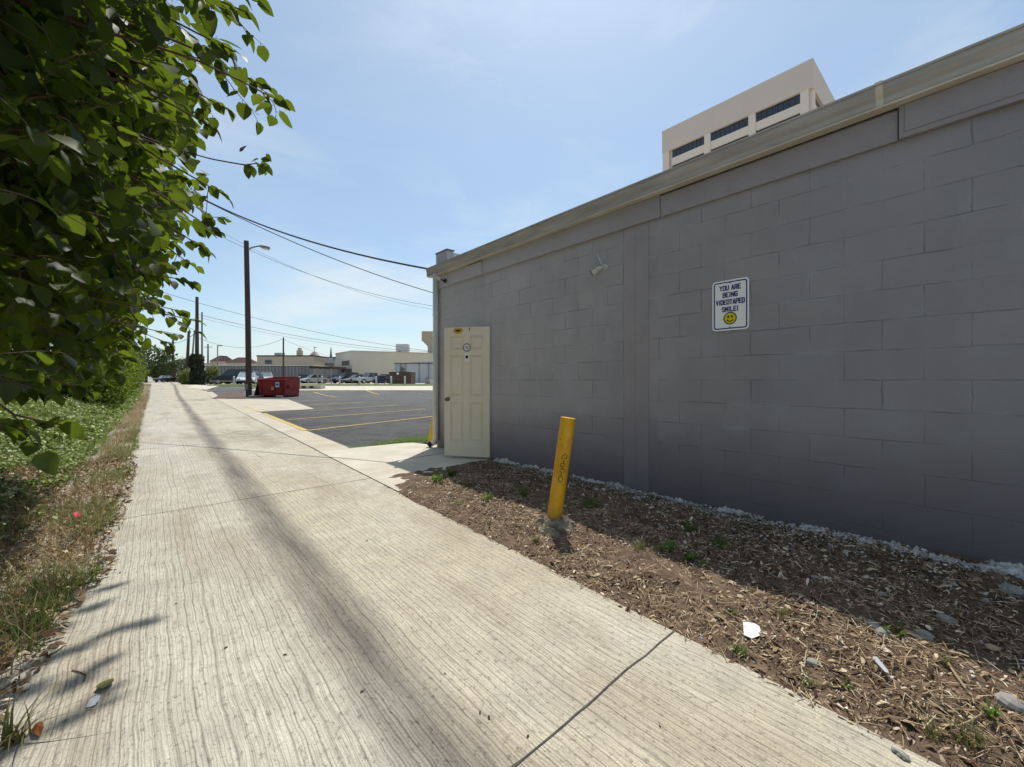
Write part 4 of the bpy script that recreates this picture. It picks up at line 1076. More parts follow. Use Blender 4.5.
scrap('paper_scrap', 'small torn white paper on the concrete lane at left', 'paper', 94, 703, [(-10,7),(-5,-2),(2,-7),(8,-7),(6,0),(1,5),(-6,9)], M_paper_w, .004, curl=.006, scale=.8)
scrap('green_leaf', 'fallen green leaf on the lane beside the torn paper', 'leaf', 104, 688, [(-10,4),(-5,-2),(3,-6),(11,-8),(12,-4),(6,2),(-2,6)], M_blade_y, .006, curl=.01, scale=.85)
scrap('dead_leaf', 'curled orange brown dead leaf on the lane at bottom left', 'leaf', 38, 733, [(-7,0),(-2,-5),(5,-4),(6,1),(2,6),(-4,5)], pm('orange_dead_leaf', (.38,.14,.04), (.28,.09,.03), .7), .008, curl=.015)
scrap('candy_wrapper', 'small pink scrap in the grass at the left lane edge', 'litter', 77, 520, [(-6,3),(-3,-4),(3,-5),(7,-2),(5,4),(-1,5)], M_pink, .05, curl=.02, scale=.7)
def stick(label, pts, r, mat=M_twig):
    mb = MB(); q = []
    for (px, py) in pts:
        x, y, z, d = BP(px, py); q.append((x, y, z+(.02 if z else .004)))
    mb.tube(q, r, 6); tag(mb.build('stick', mat), label, 'stick')
stick('small curved brown twig on the lane near the torn paper', [(72,671),(80,673),(86,676),(84,682)], .0022)
M_palestick = pm('pale_stick', (.42,.33,.21), (.36,.27,.17), .8)
stick('straight pale stick on the sunlit mulch at lower right', [(948,668),(957,682),(966,694)], .004, M_palestick)
stick('pale twig slanting across mulch above the bottom right tufts', [(958,732),(970,727),(982,720)], .003, M_palestick)
stick('brown twig leaning near the plastic shard', [(862,658),(868,668),(874,684)], .003)
stick('long dark stick on the shadow edge of the mulch', [(770,588),(795,602),(822,618)], .006, M_bark)
# dark grit on the lane
gl3 = 'tiny dark crumb on the bare concrete lane'
grit = stone_mesh(1,.5,2.2).build('pebble', M_dirt); gm = grit.data; bpy.data.objects.remove(grit)
for (px, py) in [(343,539),(367,541),(445,674),(480,713),(489,718),(528,736),(528,737),(362,692),(120,573),(285,655),(660,727),(385,552),(115,570),(226,648),(176,604)]:
    d = 481.75/(py-HZ); x, y = P(px, d); o = bpy.data.objects.new('pebble', gm); col.objects.link(o); o.location = (x, y, .003); r = U(.003,.0055); o.scale = (r*1.5, r, r); o.rotation_euler = (0,0,U(0,6))
    tag(o, gl3, 'pebble', 'dark crumbs on the lane')

# ---------------------------------------------------------------- far objects, in a frame turned to the street
def far(name, label, cat, px, d, group=None, extra=0, base=None):
    x, y = P(px, d); return thing(name, label, cat, (x, y, gd(d) if base is None else base), -AZ+extra, group)
def scl(d): return d/FL      # metres per pixel at depth d
def LB(mb, d, px0, px1, pcx, y0, y1, z0, z1):   # box by pixel columns relative to the thing's own column
    k = scl(d); return mb.box((px0-pcx)*k, (px1-pcx)*k, y0, y1, z0, z1)

# street light on a wooden pole
d = 28.3; o = far('street_light', 'tall dark wooden pole with a street lamp arm beside the red dumpster', 'street light', 248.2, d)
ht = H(241, d)
mb = MB(); mb.tube([(.05,0,-.1),(-.02,0,ht*.5),(-.13,0,ht)], [.185,.17,.15], 12); mb.build('pole', M_wood, o, local=True)
mb = MB(); mb.tube([(-.05,0,ht-.65),(.25,0,ht-.45),(.7,0,ht-.35),(1.0,0,ht-.36)], .05, 8); mb.build('arm', M_lamp, o, local=True)
mb = MB(); R = Matrix.Translation((1.12,0,ht-.42)) @ Matrix.Rotation(.18, 4, 'Y')
mb.prism([(-.32,-.08),(-.1,-.17),(.32,-.15),(.38,0),(.32,.15),(-.1,.17),(-.32,.08)], -.07, .07, R); mb.build('lamp_housing', M_lamp, o, local=True, bevel=.02)
mb = MB(); R = Matrix.Translation((1.18,0,ht-.53)) @ Matrix.Rotation(.18, 4, 'Y'); mb.prism([(-.2,-.12),(.22,-.12),(.26,0),(.22,.12),(-.2,.12)], -.05, .02, R); mb.build('lamp_lens', M_glasslamp, o, local=True, bevel=.02)
mb = MB(); mb.tube([(-.01,0,.5),(-.01,0,.9)], .197, 12); mb.build('sheet_band', M_corr, o, local=True)

# red dumpster
d = 28.8; o = far('dumpster', 'dark red open topped steel dumpster with pale labels', 'dumpster', 279.6, d, extra=radians(-8))
k = scl(d); w2 = .97; dp = .74; h1 = 1.20
def slab4(mb, quad, th):
    v = [Vector(q) for q in quad]; n = (v[1]-v[0]).cross(v[3]-v[0]).normalized()*th; b = len(mb.v)
    mb.v += [tuple(p) for p in v]+[tuple(p-n) for p in v]
    mb.f += [(b,b+1,b+2,b+3),(b+7,b+6,b+5,b+4)]+[(b+i,b+4+i,b+4+(i+1)%4,b+(i+1)%4) for i in range(4)]
mb = MB(); hb = 1.36
slab4(mb, [(-w2,-dp,.12),(w2,-dp,.12),(w2+.06,-dp-.05,h1),(-w2-.06,-dp-.05,h1)], .05)
slab4(mb, [(w2,dp,.12),(-w2,dp,.12),(-w2-.06,dp,hb),(w2+.06,dp,hb)], .05)
slab4(mb, [(w2,-dp,.12),(w2,dp,.12),(w2+.06,dp,hb),(w2+.06,-dp-.05,h1)], .05)
slab4(mb, [(-w2,dp,.12),(-w2,-dp,.12),(-w2-.06,-dp-.05,h1),(-w2-.06,dp,hb)], .05)
mb.box(-w2+.05, w2-.05, -dp+.05, dp-.05, .10, .16); mb.build('bin', M_red, o, local=True)
mb = MB(); mb.tube([(-w2-.08,-dp-.07,h1),(w2+.08,-dp-.07,h1),(w2+.08,dp+.02,hb),(-w2-.08,dp+.02,hb),(-w2-.08,-dp-.07,h1)], .045, 8); mb.build('rim', M_red, o, local=True)
for u in (-.8,.8):
    MB().box(u*w2-.035, u*w2+.035, -dp-.085, -dp-.052, .14, h1-.06).build('rib', M_red, o, local=True)
for s_ in (-1,1): MB().box(s_*(w2+.10)-.06 if s_<0 else w2+.04, s_*(w2+.10)+.06 if s_<0 else w2+.20, -dp+.2, dp-.2, .62, .80).build('lift_sleeve', M_red, o, local=True)
for s_ in (-1,1): MB().box(s_*.9-.08, s_*.9+.08, -dp+.05, dp-.05, 0, .11).build('skid', M_darkred, o, local=True)
slab = MB(); slab4(slab, [(-w2-.16,-dp-.3,.0),(-w2-.16,dp-.2,.0),(-w2-.13,dp-.2,1.3),(-w2-.13,-dp+.1,1.25)], .03); slab.build('folded_lid', M_black, o, local=True)
MB().box(.33,.62,-dp-.099,-dp-.090,.68,1.02).build('label_sheet', M_paper, o, local=True)
MB().box(.38,.57,-dp-.103,-dp-.100,.80,.93).build('label_print', M_navy, o, local=True)
MB().box(.0,.22,-dp-.099,-dp-.090,.50,.72).build('hazard_label', M_orange, o, local=True)
# lid on ground by pole
o = far('utility_cover', 'low pale utility cover on the ground between the pole and the dumpster', 'cover', 256, 27.9)
mb = MB(); mb.tube([(0,0,0),(0,0,.07)], .42, 18); mb.build('riser', M_black, o, local=True)
mb = MB(); mb.tube([(0,0,.072),(0,0,.11)], .45, 18); mb.build('lid', M_stone, o, local=True)
# storm inlet with two black openings
o = far('storm_drain_inlet', 'low pale concrete drain inlet with two black openings right of the dumpster', 'drain inlet', 310, 39.5, extra=radians(2))
k = scl(39.5); MB().box(-1.25,1.25,-.5,.5,-.1,.30).build('inlet_box', M_concr2, o, local=True, bevel=.02)
MB().box(-1.32,1.32,-.56,.56,.301,.36).build('inlet_lid', M_concr2, o, local=True, bevel=.02)
for s_ in (-1,1): MB().box(s_*.36-.2, s_*.36+.2, -.508,-.501,.08,.27).build('opening', M_black, o, local=True)

# utility poles
def upole(px, d, ptop, label, r=.16, lean=0, mat=None, arm=False, base=None, group='wooden utility poles'):
    o = far('utility_pole', label, 'utility pole', px, d, group); h = H(ptop, d)-gd(d)
    mb = MB(); mb.tube([(0,0,-.2),(lean*.5,0,h*.5),(lean,0,h)], [r*1.15, r, r*.8], 10); mb.build('pole', mat or M_wood, o, local=True)
    if arm:
        MB().box(lean-1.1, lean+1.1, -.06, .06, h-.9, h-.77).build('crossarm', mat or M_wood, o, local=True)
    return o, h
ivp, hh = upole(197, 51, 297, 'tall utility pole with its lower half wrapped in dark ivy', .21)
ml = MB()
for i in range(5200):
    a = U(0,2*pi); z = U(.0, 3.75); rr = (.72+.22*nz(z*1.3, 2)+.14*nz(a, z*2.5, 5)+(.12 if z < .5 else 0))*(1-.35*ss(3.1,3.8,z))*U(.75,1.05)
    q = Vector((rr*cos(a)+.12*sin(z*1.5), rr*sin(a), z)); leaf(ml, q, rdir(-.4), Vector((cos(a), sin(a), .3))+rdir()*.5, .2, .18, .2, .2, True)
ml.build('ivy', M_ivy, ivp, local=True)
mb = MB(); mb.tube([(0,0,0),(.03,0,1.8),(0,0,3.5)], [.55,.52,.40], 12); mb.build('ivy_stems', M_ivy, ivp, local=True)
upole(202, 66, 312, 'pale thin pole just behind the ivy covered pole', .13, 0, M_wood2, group=None)
upole(186.5, 88, 331, 'dark utility pole leaning right, left of the ivy pole', .30, .5)
upole(190.5, 105, 330.5, 'thinner pole leaning right behind the dark leaning pole', .20, 1.0, M_wood2)
upole(173, 130, 340, 'farthest utility pole with crossarm at the end of the lane', .32, 0, M_wood, True)
upole(208, 110, 344, 'short distant pole behind the long grey metal wall', .2, 0, M_wood, True)
upole(283.4, 56, 337.5, 'thin dark pole rising behind the red dumpster', .11, 0, M_wood, False)
upole(100, 14.8, 60, 'utility pole hidden among the foliage on the left verge', .15, 0, M_wood, True)
ux, uy = P(100, 14.8)
o = far('lamp_post', 'small distant lamp post above the long grey metal wall', 'lamp post', 217.6, 115); hh = H(346, 115)-gd(115)
mb = MB(); mb.tube([(0,0,0),(0,0,hh)], .13, 8); mb.build('post', M_corr, o, local=True)
MB().box(-.1, 1.2, -.15, .15, hh-.05, hh+.18).build('lamp_head', M_corr, o, local=True)

# wires
def wire(label, S, E, fit, r, group='overhead wires'):
    """S,E plan positions of the two supports; heights from points the cable passes"""
    S = Vector(S); E = Vector(E); rows = []
    for (px, py) in fit:
        th = AZ+math.atan((px-512)/FL); nx_, ny_ = cos(th), -sin(th)   # plan normal of that direction
        a = S.x*nx_+S.y*ny_; b = (E.x-S.x)*nx_+(E.y-S.y)*ny_; s_ = -a/b
        q = S.lerp(E, s_); d = q.x*SA+q.y*CA; rows.append((s_, H(py, d)))
    # parabola through three points, or a line with slight sag through two
    if len(rows) == 2: (s0,h0),(s1,h1) = rows; sm = (s0+s1)/2; rows.insert(1, (sm, (h0+h1)/2-.12))
    (s0,h0),(s1,h1),(s2,h2) = rows[:3]
    def hf(s): return h0*(s-s1)*(s-s2)/((s0-s1)*(s0-s2))+h1*(s-s0)*(s-s2)/((s1-s0)*(s1-s2))+h2*(s-s0)*(s-s1)/((s2-s0)*(s2-s1))
    mb = MB(); n = 40; mb.tube([(S.x+(E.x-S.x)*i/n, S.y+(E.y-S.y)*i/n, hf(i/n)) for i in range(n+1)], r, 5)
    o = mb.build('overhead_wire', M_wire if ('service' in label or 'thin cable just' in label) else M_wire2); tag(o, label, 'wire', group); return o
wire('thick service cable ending at the gutter corner of the grey building', (ux,uy), (WX-.05,YC+.05), [(230,211.8),(337,249),(432,269.6)], .017)
wire('thin cable just below the thick service cable', (ux,uy), (16,12), [(230,213),(337,260),(433,292.8)], .017)
kx, ky = P(110, 30)
wire('cable crossing behind the street light pole, upper of its pair', (kx,ky), (34,18), [(222,237),(310,274.5),(433,306)], .015)
wire('cable crossing behind the street light pole, lower of its pair', (kx,ky), (34,18), [(270,257),(350,289),(433,309.5)], .009)
fx, fy = P(140, 52)
wire('long low cable passing above the dumpster, upper of three', (fx,fy), (62,42), [(165,293),(230,311.5),(356.7,340)], .026)
px_, py_ = P(197, 51)
wire('cable from the ivy covered pole passing above the dumpster', (px_,py_), (62,42), [(201,315),(330,341.5),(424,351.5)], .026)
wire('second cable from the ivy covered pole, slightly lower', (px_,py_), (62,42), [(201,318),(330,344),(424,353)], .016)
gx2, gy2 = P(283.4, 56)
wire('thin cable sagging from the dumpster pole toward the ivy pole', (px_,py_), (gx2,gy2), [(201,339),(245,347.5),(283,339)], .02)
wire('thin cable sagging from the dumpster pole down to the right', (gx2,gy2), P(340,85), [(283.5,339.5),(310,350),(335,358)], .02)
wire('faint cable between the leaning poles at the end of the lane', P(173,130), (px_,py_), [(174,343),(184,340.5),(197,332)], .04)

# ---------------------------------------------------------------- far buildings
def win(parent, x0, x1, z0, z1, yf, mat=None):
    f = MB(); t_ = min(.12, (x1-x0)*.08)
    f.box(x0-t_, x1+t_, yf-.06, yf-.01, z0-t_, z0); f.box(x0-t_, x1+t_, yf-.06, yf-.01, z1, z1+t_); f.box(x0-t_, x0, yf-.06, yf-.01, z0, z1); f.box(x1, x1+t_, yf-.06, yf-.01, z0, z1)
    w = f.build('window', M_corr, parent, local=True)
    MB().box(x0, x1, yf-.03, yf-.004, z0, z1).build('pane', mat or M_win, w, local=True)
# long grey corrugated wall building
d = 76; k = scl(d); o = far('metal_shed', 'long low grey corrugated metal building behind the dumpster', 'building', 265, d)
z1 = H(365.2, d)-gd(d); xa, xb = (206-265)*k, (313-265)*k
mb = MB(); x = xa
mb.box(xa, xb, .1, 14, -.3, z1-.12); 
while x < xb-.1: mb.box(x, x+.32, 0.0, .098, -.3, z1-.15); x += .62
mb.build('wall', M_corr, o, local=True)
MB().box(xa-.2, xb+.2, -.15, 14.1, z1-.11, z1+.05).build('roof', M_wht, o, local=True)
MB().box((300-265)*k, (301-265)*k, -.25, -.05, 0, 1.6).build('meter_pipe', M_black, o, local=True)
# tan building behind
d = 98; k = scl(d); o = far('tan_building', 'tan flat roofed building rising behind the grey metal building', 'building', 285, d)
z1 = H(356.3, d)-gd(d)
MB().box((257-285)*k, (314-285)*k, 0, 18, -.5, z1).build('wall', M_tan, o, local=True)
MB().box((256.6-285)*k, (314.4-285)*k, -.15, 18.2, z1, z1+.25).build('roof_trim', M_brn, o, local=True)
win(o, (265.5-285)*k, (271.5-285)*k, H(363.6,d)-gd(d), H(360.2,d)-gd(d), 0)
MB().box((267-285)*k, (273.5-285)*k, 3, 5, z1+.25, H(351.8,d)-gd(d)).build('rooftop_unit', M_corrl, o, local=True, bevel=.05)
mb = MB(); mb.box((292-285)*k, (296.3-285)*k, 2, 3.2, z1+.25, H(349.5,d)-gd(d)); mb.box((292.9-285)*k, (295.4-285)*k, 2.2, 3, H(349.5,d)-gd(d), H(347,d)-gd(d)); mb.build('chimney', M_tan, o, local=True, bevel=.05)
mb = MB(); a, b = (304.5-285)*k, (312.5-285)*k; zt = H(351,d)-gd(d); m_ = (a+b)/2
mb.v = [(a,2,z1+.26),(b,2,z1+.26),(b,4,z1+.26),(a,4,z1+.26),(m_-.3,2.8,zt),(m_+.3,2.8,zt),(m_+.3,3.2,zt),(m_-.3,3.2,zt)]; mb.f = [(0,1,5,4),(1,2,6,5),(2,3,7,6),(3,0,4,7),(4,5,6,7)]; cu = mb.build('gable_vent', M_beiged, o, local=True)
mb = MB(); mb.tube([(m_,3,zt),(m_,3,zt+1.3)], .06, 6); mb.tube([(m_-.3,3,zt+1.0),(m_+.5,3,zt+1.1)], .08, 6); mb.build('antenna', M_corr, cu, local=True)
# pale sheds between
d = 104; k = scl(d); o = far('white_workshop', 'pale workshop with stepped roof between the tan and the beige buildings', 'building', 326, d)
zz = lambda py: H(py, d)-gd(d)
MB().box((314.6-326)*k, (336-326)*k, 0, 10, -.4, zz(361)).build('wall', M_wht, o, local=True)
MB().box((316-326)*k, (330-326)*k, 1, 9, zz(361)+.01, zz(357.5)).build('upper_block', M_corrl, o, local=True)
MB().box((327-326)*k, (333-326)*k, 1.2, 5, zz(357.5)+.02, zz(356.6)).build('roof', M_roofr, o, local=True)
MB().box((320-326)*k, (334-326)*k, -.05, -.005, zz(366), zz(363)).build('shutter', M_corr, o, local=True)
mb = MB(); mb.tube([((324-326)*k,4,zz(357.5)),((324-326)*k,4,zz(346))], [.35,.08], 6); mb.build('mast', M_corr, o, local=True)
# carport
d = 60; k = scl(d); o = far('carport', 'flat dark carport roof on thin posts beside the grey metal building', 'carport', 321, d); zz = lambda py: H(py, d)-gd(d)
MB().box((309.5-321)*k, (332-321)*k, 0, 5, zz(368.4), zz(366.3)).build('roof', M_rust, o, local=True)
for px in (317.5, 322.2, 330.8):
    MB().box((px-321)*k-.06, (px-321)*k+.06, .1, .22, -.1, zz(368.4)-.005).build('post', M_corr, o, local=True)
# big beige building
d = 88; k = scl(d); o = far('beige_building', 'large windowless beige stucco building beyond the car park', 'building', 352, d); zz = lambda py: H(py, d)-gd(d)
A = (-34.5*k, 9.0); B = (0, 0); C = (95*k, 10.0)   # left corner, near corner, right corner (local)
zA, zB, zC = zz(351.0), zz(351.0), zz(351.0)
mb = MB(); h = H(351.3, d)-gd(d); poly = [A, B, C, (95*k, 30), (-34.5*k, 30)]
mb.prism(poly, -.5, h); mb.build('wall', M_beige, o, local=True)
mb = MB(); mb.prism([(A[0]-.1,A[1]-.1),(0,-.15),(C[0]+.1,C[1]-.1),(95*k+.1,30.1),(-34.5*k-.1,30.1)], h+.002, h+.18); mb.build('roof_trim', M_tan, o, local=True)
ang = atan2(B[1]-A[1], B[0]-A[0]); L_ = sqrt((B[0]-A[0])**2+(B[1]-A[1])**2)
RM = Matrix.Translation((A[0], A[1], 0)) @ Matrix.Rotation(ang, 4, 'Z')
def fbox(x0, x1, y0, y1, z0, z1): m_ = MB().box(x0, x1, y0, y1, z0, z1); m_.v = [tuple(RM @ Vector(p)) for p in m_.v]; return m_
w_ = fbox(L_*.42, L_*.86, -.10, -.02, h*.56, h*.72).build('window', M_corr, o, local=True)
fbox(L_*.44, L_*.84, -.13, -.105, h*.575, h*.705).build('pane', M_win, w_, local=True)
fbox(L_*.05, L_*.98, -1.3, -.01, h*.38, h*.43).build('canopy', M_brn, o, local=True)
fbox(L_*.08, L_*.90, -.09, -.02, .0, h*.30).build('shopfront', M_win, o, local=True)
cx0, cx1 = 6.0, 8.9
MB().box(cx0, cx1, 12, 14, h+.1, H(344.3,101)-gd(d)).build('penthouse', M_corrl, o, local=True, bevel=.05)
w_ = MB().box(6.7, 7.2, 11.9, 11.99, h+.3, h+1.0).build('vent', M_corr, o, local=True)
MB().box(4.0, 5.9, 12, 14, h+.1, h+.7).build('duct', M_corr, o, local=True, bevel=.05)
# pale corrugated annex
d = 70; k = scl(d); o = far('metal_annex', 'pale corrugated metal annex in front of the beige building', 'building', 415, d); zz = lambda py: H(py, d)-gd(d)
mb = MB(); x0, x1 = (394.5-415)*k, (446-415)*k; h = zz(362.5)
mb.v = [(x0,.1,-.3),(x1,.1,-.3),(x1,6,-.3),(x0,6,-.3),(x0,.1,zz(363.4)),(x1,.1,zz(360.4)),(x1,6,zz(360.4)),(x0,6,zz(363.4))]; mb.f = [(0,3,2,1),(4,5,6,7),(0,1,5,4),(1,2,6,5),(2,3,7,6),(3,0,4,7)]
x = x0+.1
while x < x1-.3: mb.box(x, x+.16, .02, .098, -.3, zz(363.6)); x += .55
mb.build('wall', M_corrl, o, local=True)
for px in (401, 405.5, 419, 428.5):
    MB().box((px-415)*k-.07, (px-415)*k+.07, -.08, .018, -.1, zz(363.7)).build('pipe', M_corr, o, local=True)
MB().box((411-415)*k, (413.5-415)*k, -.2, .015, zz(378), zz(375.5)).build('meter_box', M_black, o, local=True)
MB().box((394.2-415)*k, (446-415)*k, -.1, .09, zz(363.5), zz(362.9)).build('roof_edge', M_brn, o, local=True)
# stepped beige tower with a corbelled top
d = 120; k = scl(d); o = far('beige_tower', 'beige tower with corbelled top just left of the grey building corner', 'building', 436, d); zz = lambda py: H(py, d)-gd(d)
mb = MB(); R2 = Matrix.Rotation(pi/2, 4, 'X')
prof2 = [(-14.4*k, zz(340.5)),(-14.4*k, zz(331.2)),(30*k, zz(331.2)),(30*k, -.5),(-8.3*k, -.5),(-8.3*k, zz(347)),(-9.5*k, zz(345))]
mb.prism(prof2[::-1], -10, 0, R2); mb.build('wall', M_beiged, o, local=True)
# red roofed house and small roofs
for (pa, pb, pt, pbm, dd, lb) in ((225,243,356.8,362.5,120,'distant house with a dark red roof left of the street light pole'),(209,218,355,361,125,'distant house with a pale gable above the grey metal wall')):
    k = scl(dd); mid = (pa+pb)/2; o = far('distant_house', lb, 'house', mid, dd); zz = lambda py: H(py, dd)-gd(dd)
    w = (pb-pa)/2*k; MB().box(-w*.95, w*.95, .2, 8, -.5, zz(pbm)).build('wall', M_tan, o, local=True)
    mb = MB(); z0, z1_ = zz(pbm)+.01, zz(pt); mb.v = [(-w,0,z0),(w,0,z0),(w,8.2,z0),(-w,8.2,z0),(-w*.3,3,z1_),(w*.45,3,z1_),(w*.45,5,z1_),(-w*.3,5,z1_)]; mb.f = [(0,1,5,4),(1,2,6,5),(2,3,7,6),(3,0,4,7),(4,5,6,7),(0,3,2,1)]; mb.build('roof', M_roofr, o, local=True)
# garage at lane end
d = 92; k = scl(d); o = far('white_garage', 'small pale garage with dark doorway at the end of the lane', 'garage', 182, d); zz = lambda py: H(py, d)-gd(d)
MB().box((176-182)*k, (188-182)*k, 0, 7, -.4, zz(363)).build('wall', M_wht, o, local=True)
MB().box((175.5-182)*k, (188.5-182)*k, -.2, 7.2, zz(363)+.005, zz(362.2)).build('roof', M_corr, o, local=True)
MB().box((180-182)*k, (185-182)*k, -.05, -.005, -.3, zz(368)).build('doorway', M_black, o, local=True)
o = far('brown_shed', 'dark red brown shed left of the white garage', 'shed', 170, 98); k = scl(98); zz = lambda py: H(py, 98)-gd(98)
MB().box(-5*k, 4.5*k, 0, 5, -.4, zz(367)).build('wall', M_roofr, o, local=True); MB().box(-5.5*k, 5*k, -.2, 5.2, zz(367)+.005, zz(366)).build('roof', M_brn, o, local=True)
# dumpster enclosure
d = 53; k = scl(d); o = far('enclosure_fence', 'dark brown board enclosure in front of the pale metal annex', 'fence', 399.5, d); zz = lambda py: H(py, d)-gd(d)
mb = MB(); x = -10.5*k; h = zz(371.8)
while x < 10.4*k: mb.box(x, x+.14, 0, .03, 0, h+.02*nz(x*9,1)); x += .15
mb.build('boards', M_brn, o, local=True)
mb = MB(); mb.box(-10.5*k, 10.5*k, .035, .09, .3, .4); mb.box(-10.5*k, 10.5*k, .035, .09, h-.3, h-.2); mb.box(10.3*k, 10.5*k, .1, 3, 0, h); mb.box(-10.5*k, -10.3*k, .1, 3, 0, h); mb.build('side_panels', M_brn, o, local=True)
MB().box(-2.6*k, -.8*k, -.03, -.005, zz(374.5), zz(372.6)).build('notice', M_sign, o, local=True)
x, y = P(402.5, 58); crown('small bright tree rising above the brown enclosure', 'tree', (x, y, gd(58)), [(0,0,1.75,.45,.4,.8),(-.5,0,1.4,.4,.4,.45)], 420, .16, M_leaf3, 1.6, .05, name='small_tree')
# navy bin
d = 55; k = scl(d); o = far('navy_dumpster', 'navy blue steel bin left of the brown enclosure', 'dumpster', 381, d); zz = lambda py: H(py, d)-gd(d)
mb = MB(); h = zz(376.4); mb.v = [(-4*k,0,.15),(3.4*k,0,.15),(3.4*k,1.2,.15),(-4*k,1.2,.15),(-4*k,-.15,h),(4.0*k,-.15,h),(4.0*k,1.3,h),(-4*k,1.3,h)]; mb.f = [(0,3,2,1),(4,5,6,7),(0,1,5,4),(1,2,6,5),(2,3,7,6),(3,0,4,7)]; mb.build('bin', M_navyd, o, local=True, bevel=.02)
MB().box(-4.2*k, 4.2*k, -.2, 1.35, h+.004, h+.07).build('lid', M_navyd, o, local=True)
MB().box(3.6*k+.12, 4.0*k+.4, .3, .8, .5, h-.3).build('lift_sleeve', M_navyd, o, local=True)
for s_ in (-1,1):
    mb = MB(); mb.tube([(s_*.4,.2,.08),(s_*.4+.06,.2,.08)], .08, 10); mb.build('caster', M_rub, o, local=True)
# white posts
labs = {234:'white painted post in front of the dark pickup truck', 257.7:'white painted post beside the red dumpster, left side', 299.6:'white painted post just right of the red dumpster', 322:'white painted post in front of the carport',
 339.7:'white post below the left corner of the beige building', 359.5:'white post between the parked black SUV and the silver sedan', 376.2:'white post just left of the navy bin', 391.2:'white post at the left end of the brown enclosure', 404.9:'white post at the right end of the brown enclosure'}
pz = None
for px, lb in labs.items():
    d = 45.6 if px < 258 else 45.6
    if pz is None:
        pz = far('bollard_post', lb, 'post', px, d, 'white posts along the street verge'); mb = MB(); mb.tube([(0,0,-.1),(0,0,.98),(0,0,1.03)], [.10,.10,.05], 10); mb.build('post', M_wht, pz, local=True); mb = MB(); mb.tube([(0,0,-.02),(0,0,.06)], .16, 10); mb.build('base', M_conc, pz, local=True)
        o = pz
    else:
        o = copy_tree(pz); x, y = P(px, d); o.location = (x, y, gd(d)); o['label'] = lb
# hvac/equipment near the annex
o = far('ground_unit', 'grey mechanical unit standing left of the grey building corner', 'machine', 429, 55); k = scl(55)
MB().box(-4*k, 0, 0, .8, .05, .75).build('casing', M_corr, o, local=True, bevel=.03); MB().box(.05, 4.2*k, .1, .8, .05, .55).build('second_casing', M_corrl, o, local=True, bevel=.03)
mb = MB(); mb.tube([(-2*k,.4,.751),(-2*k,.4,.85)], .25, 12); mb.build('fan', M_black, o, local=True)

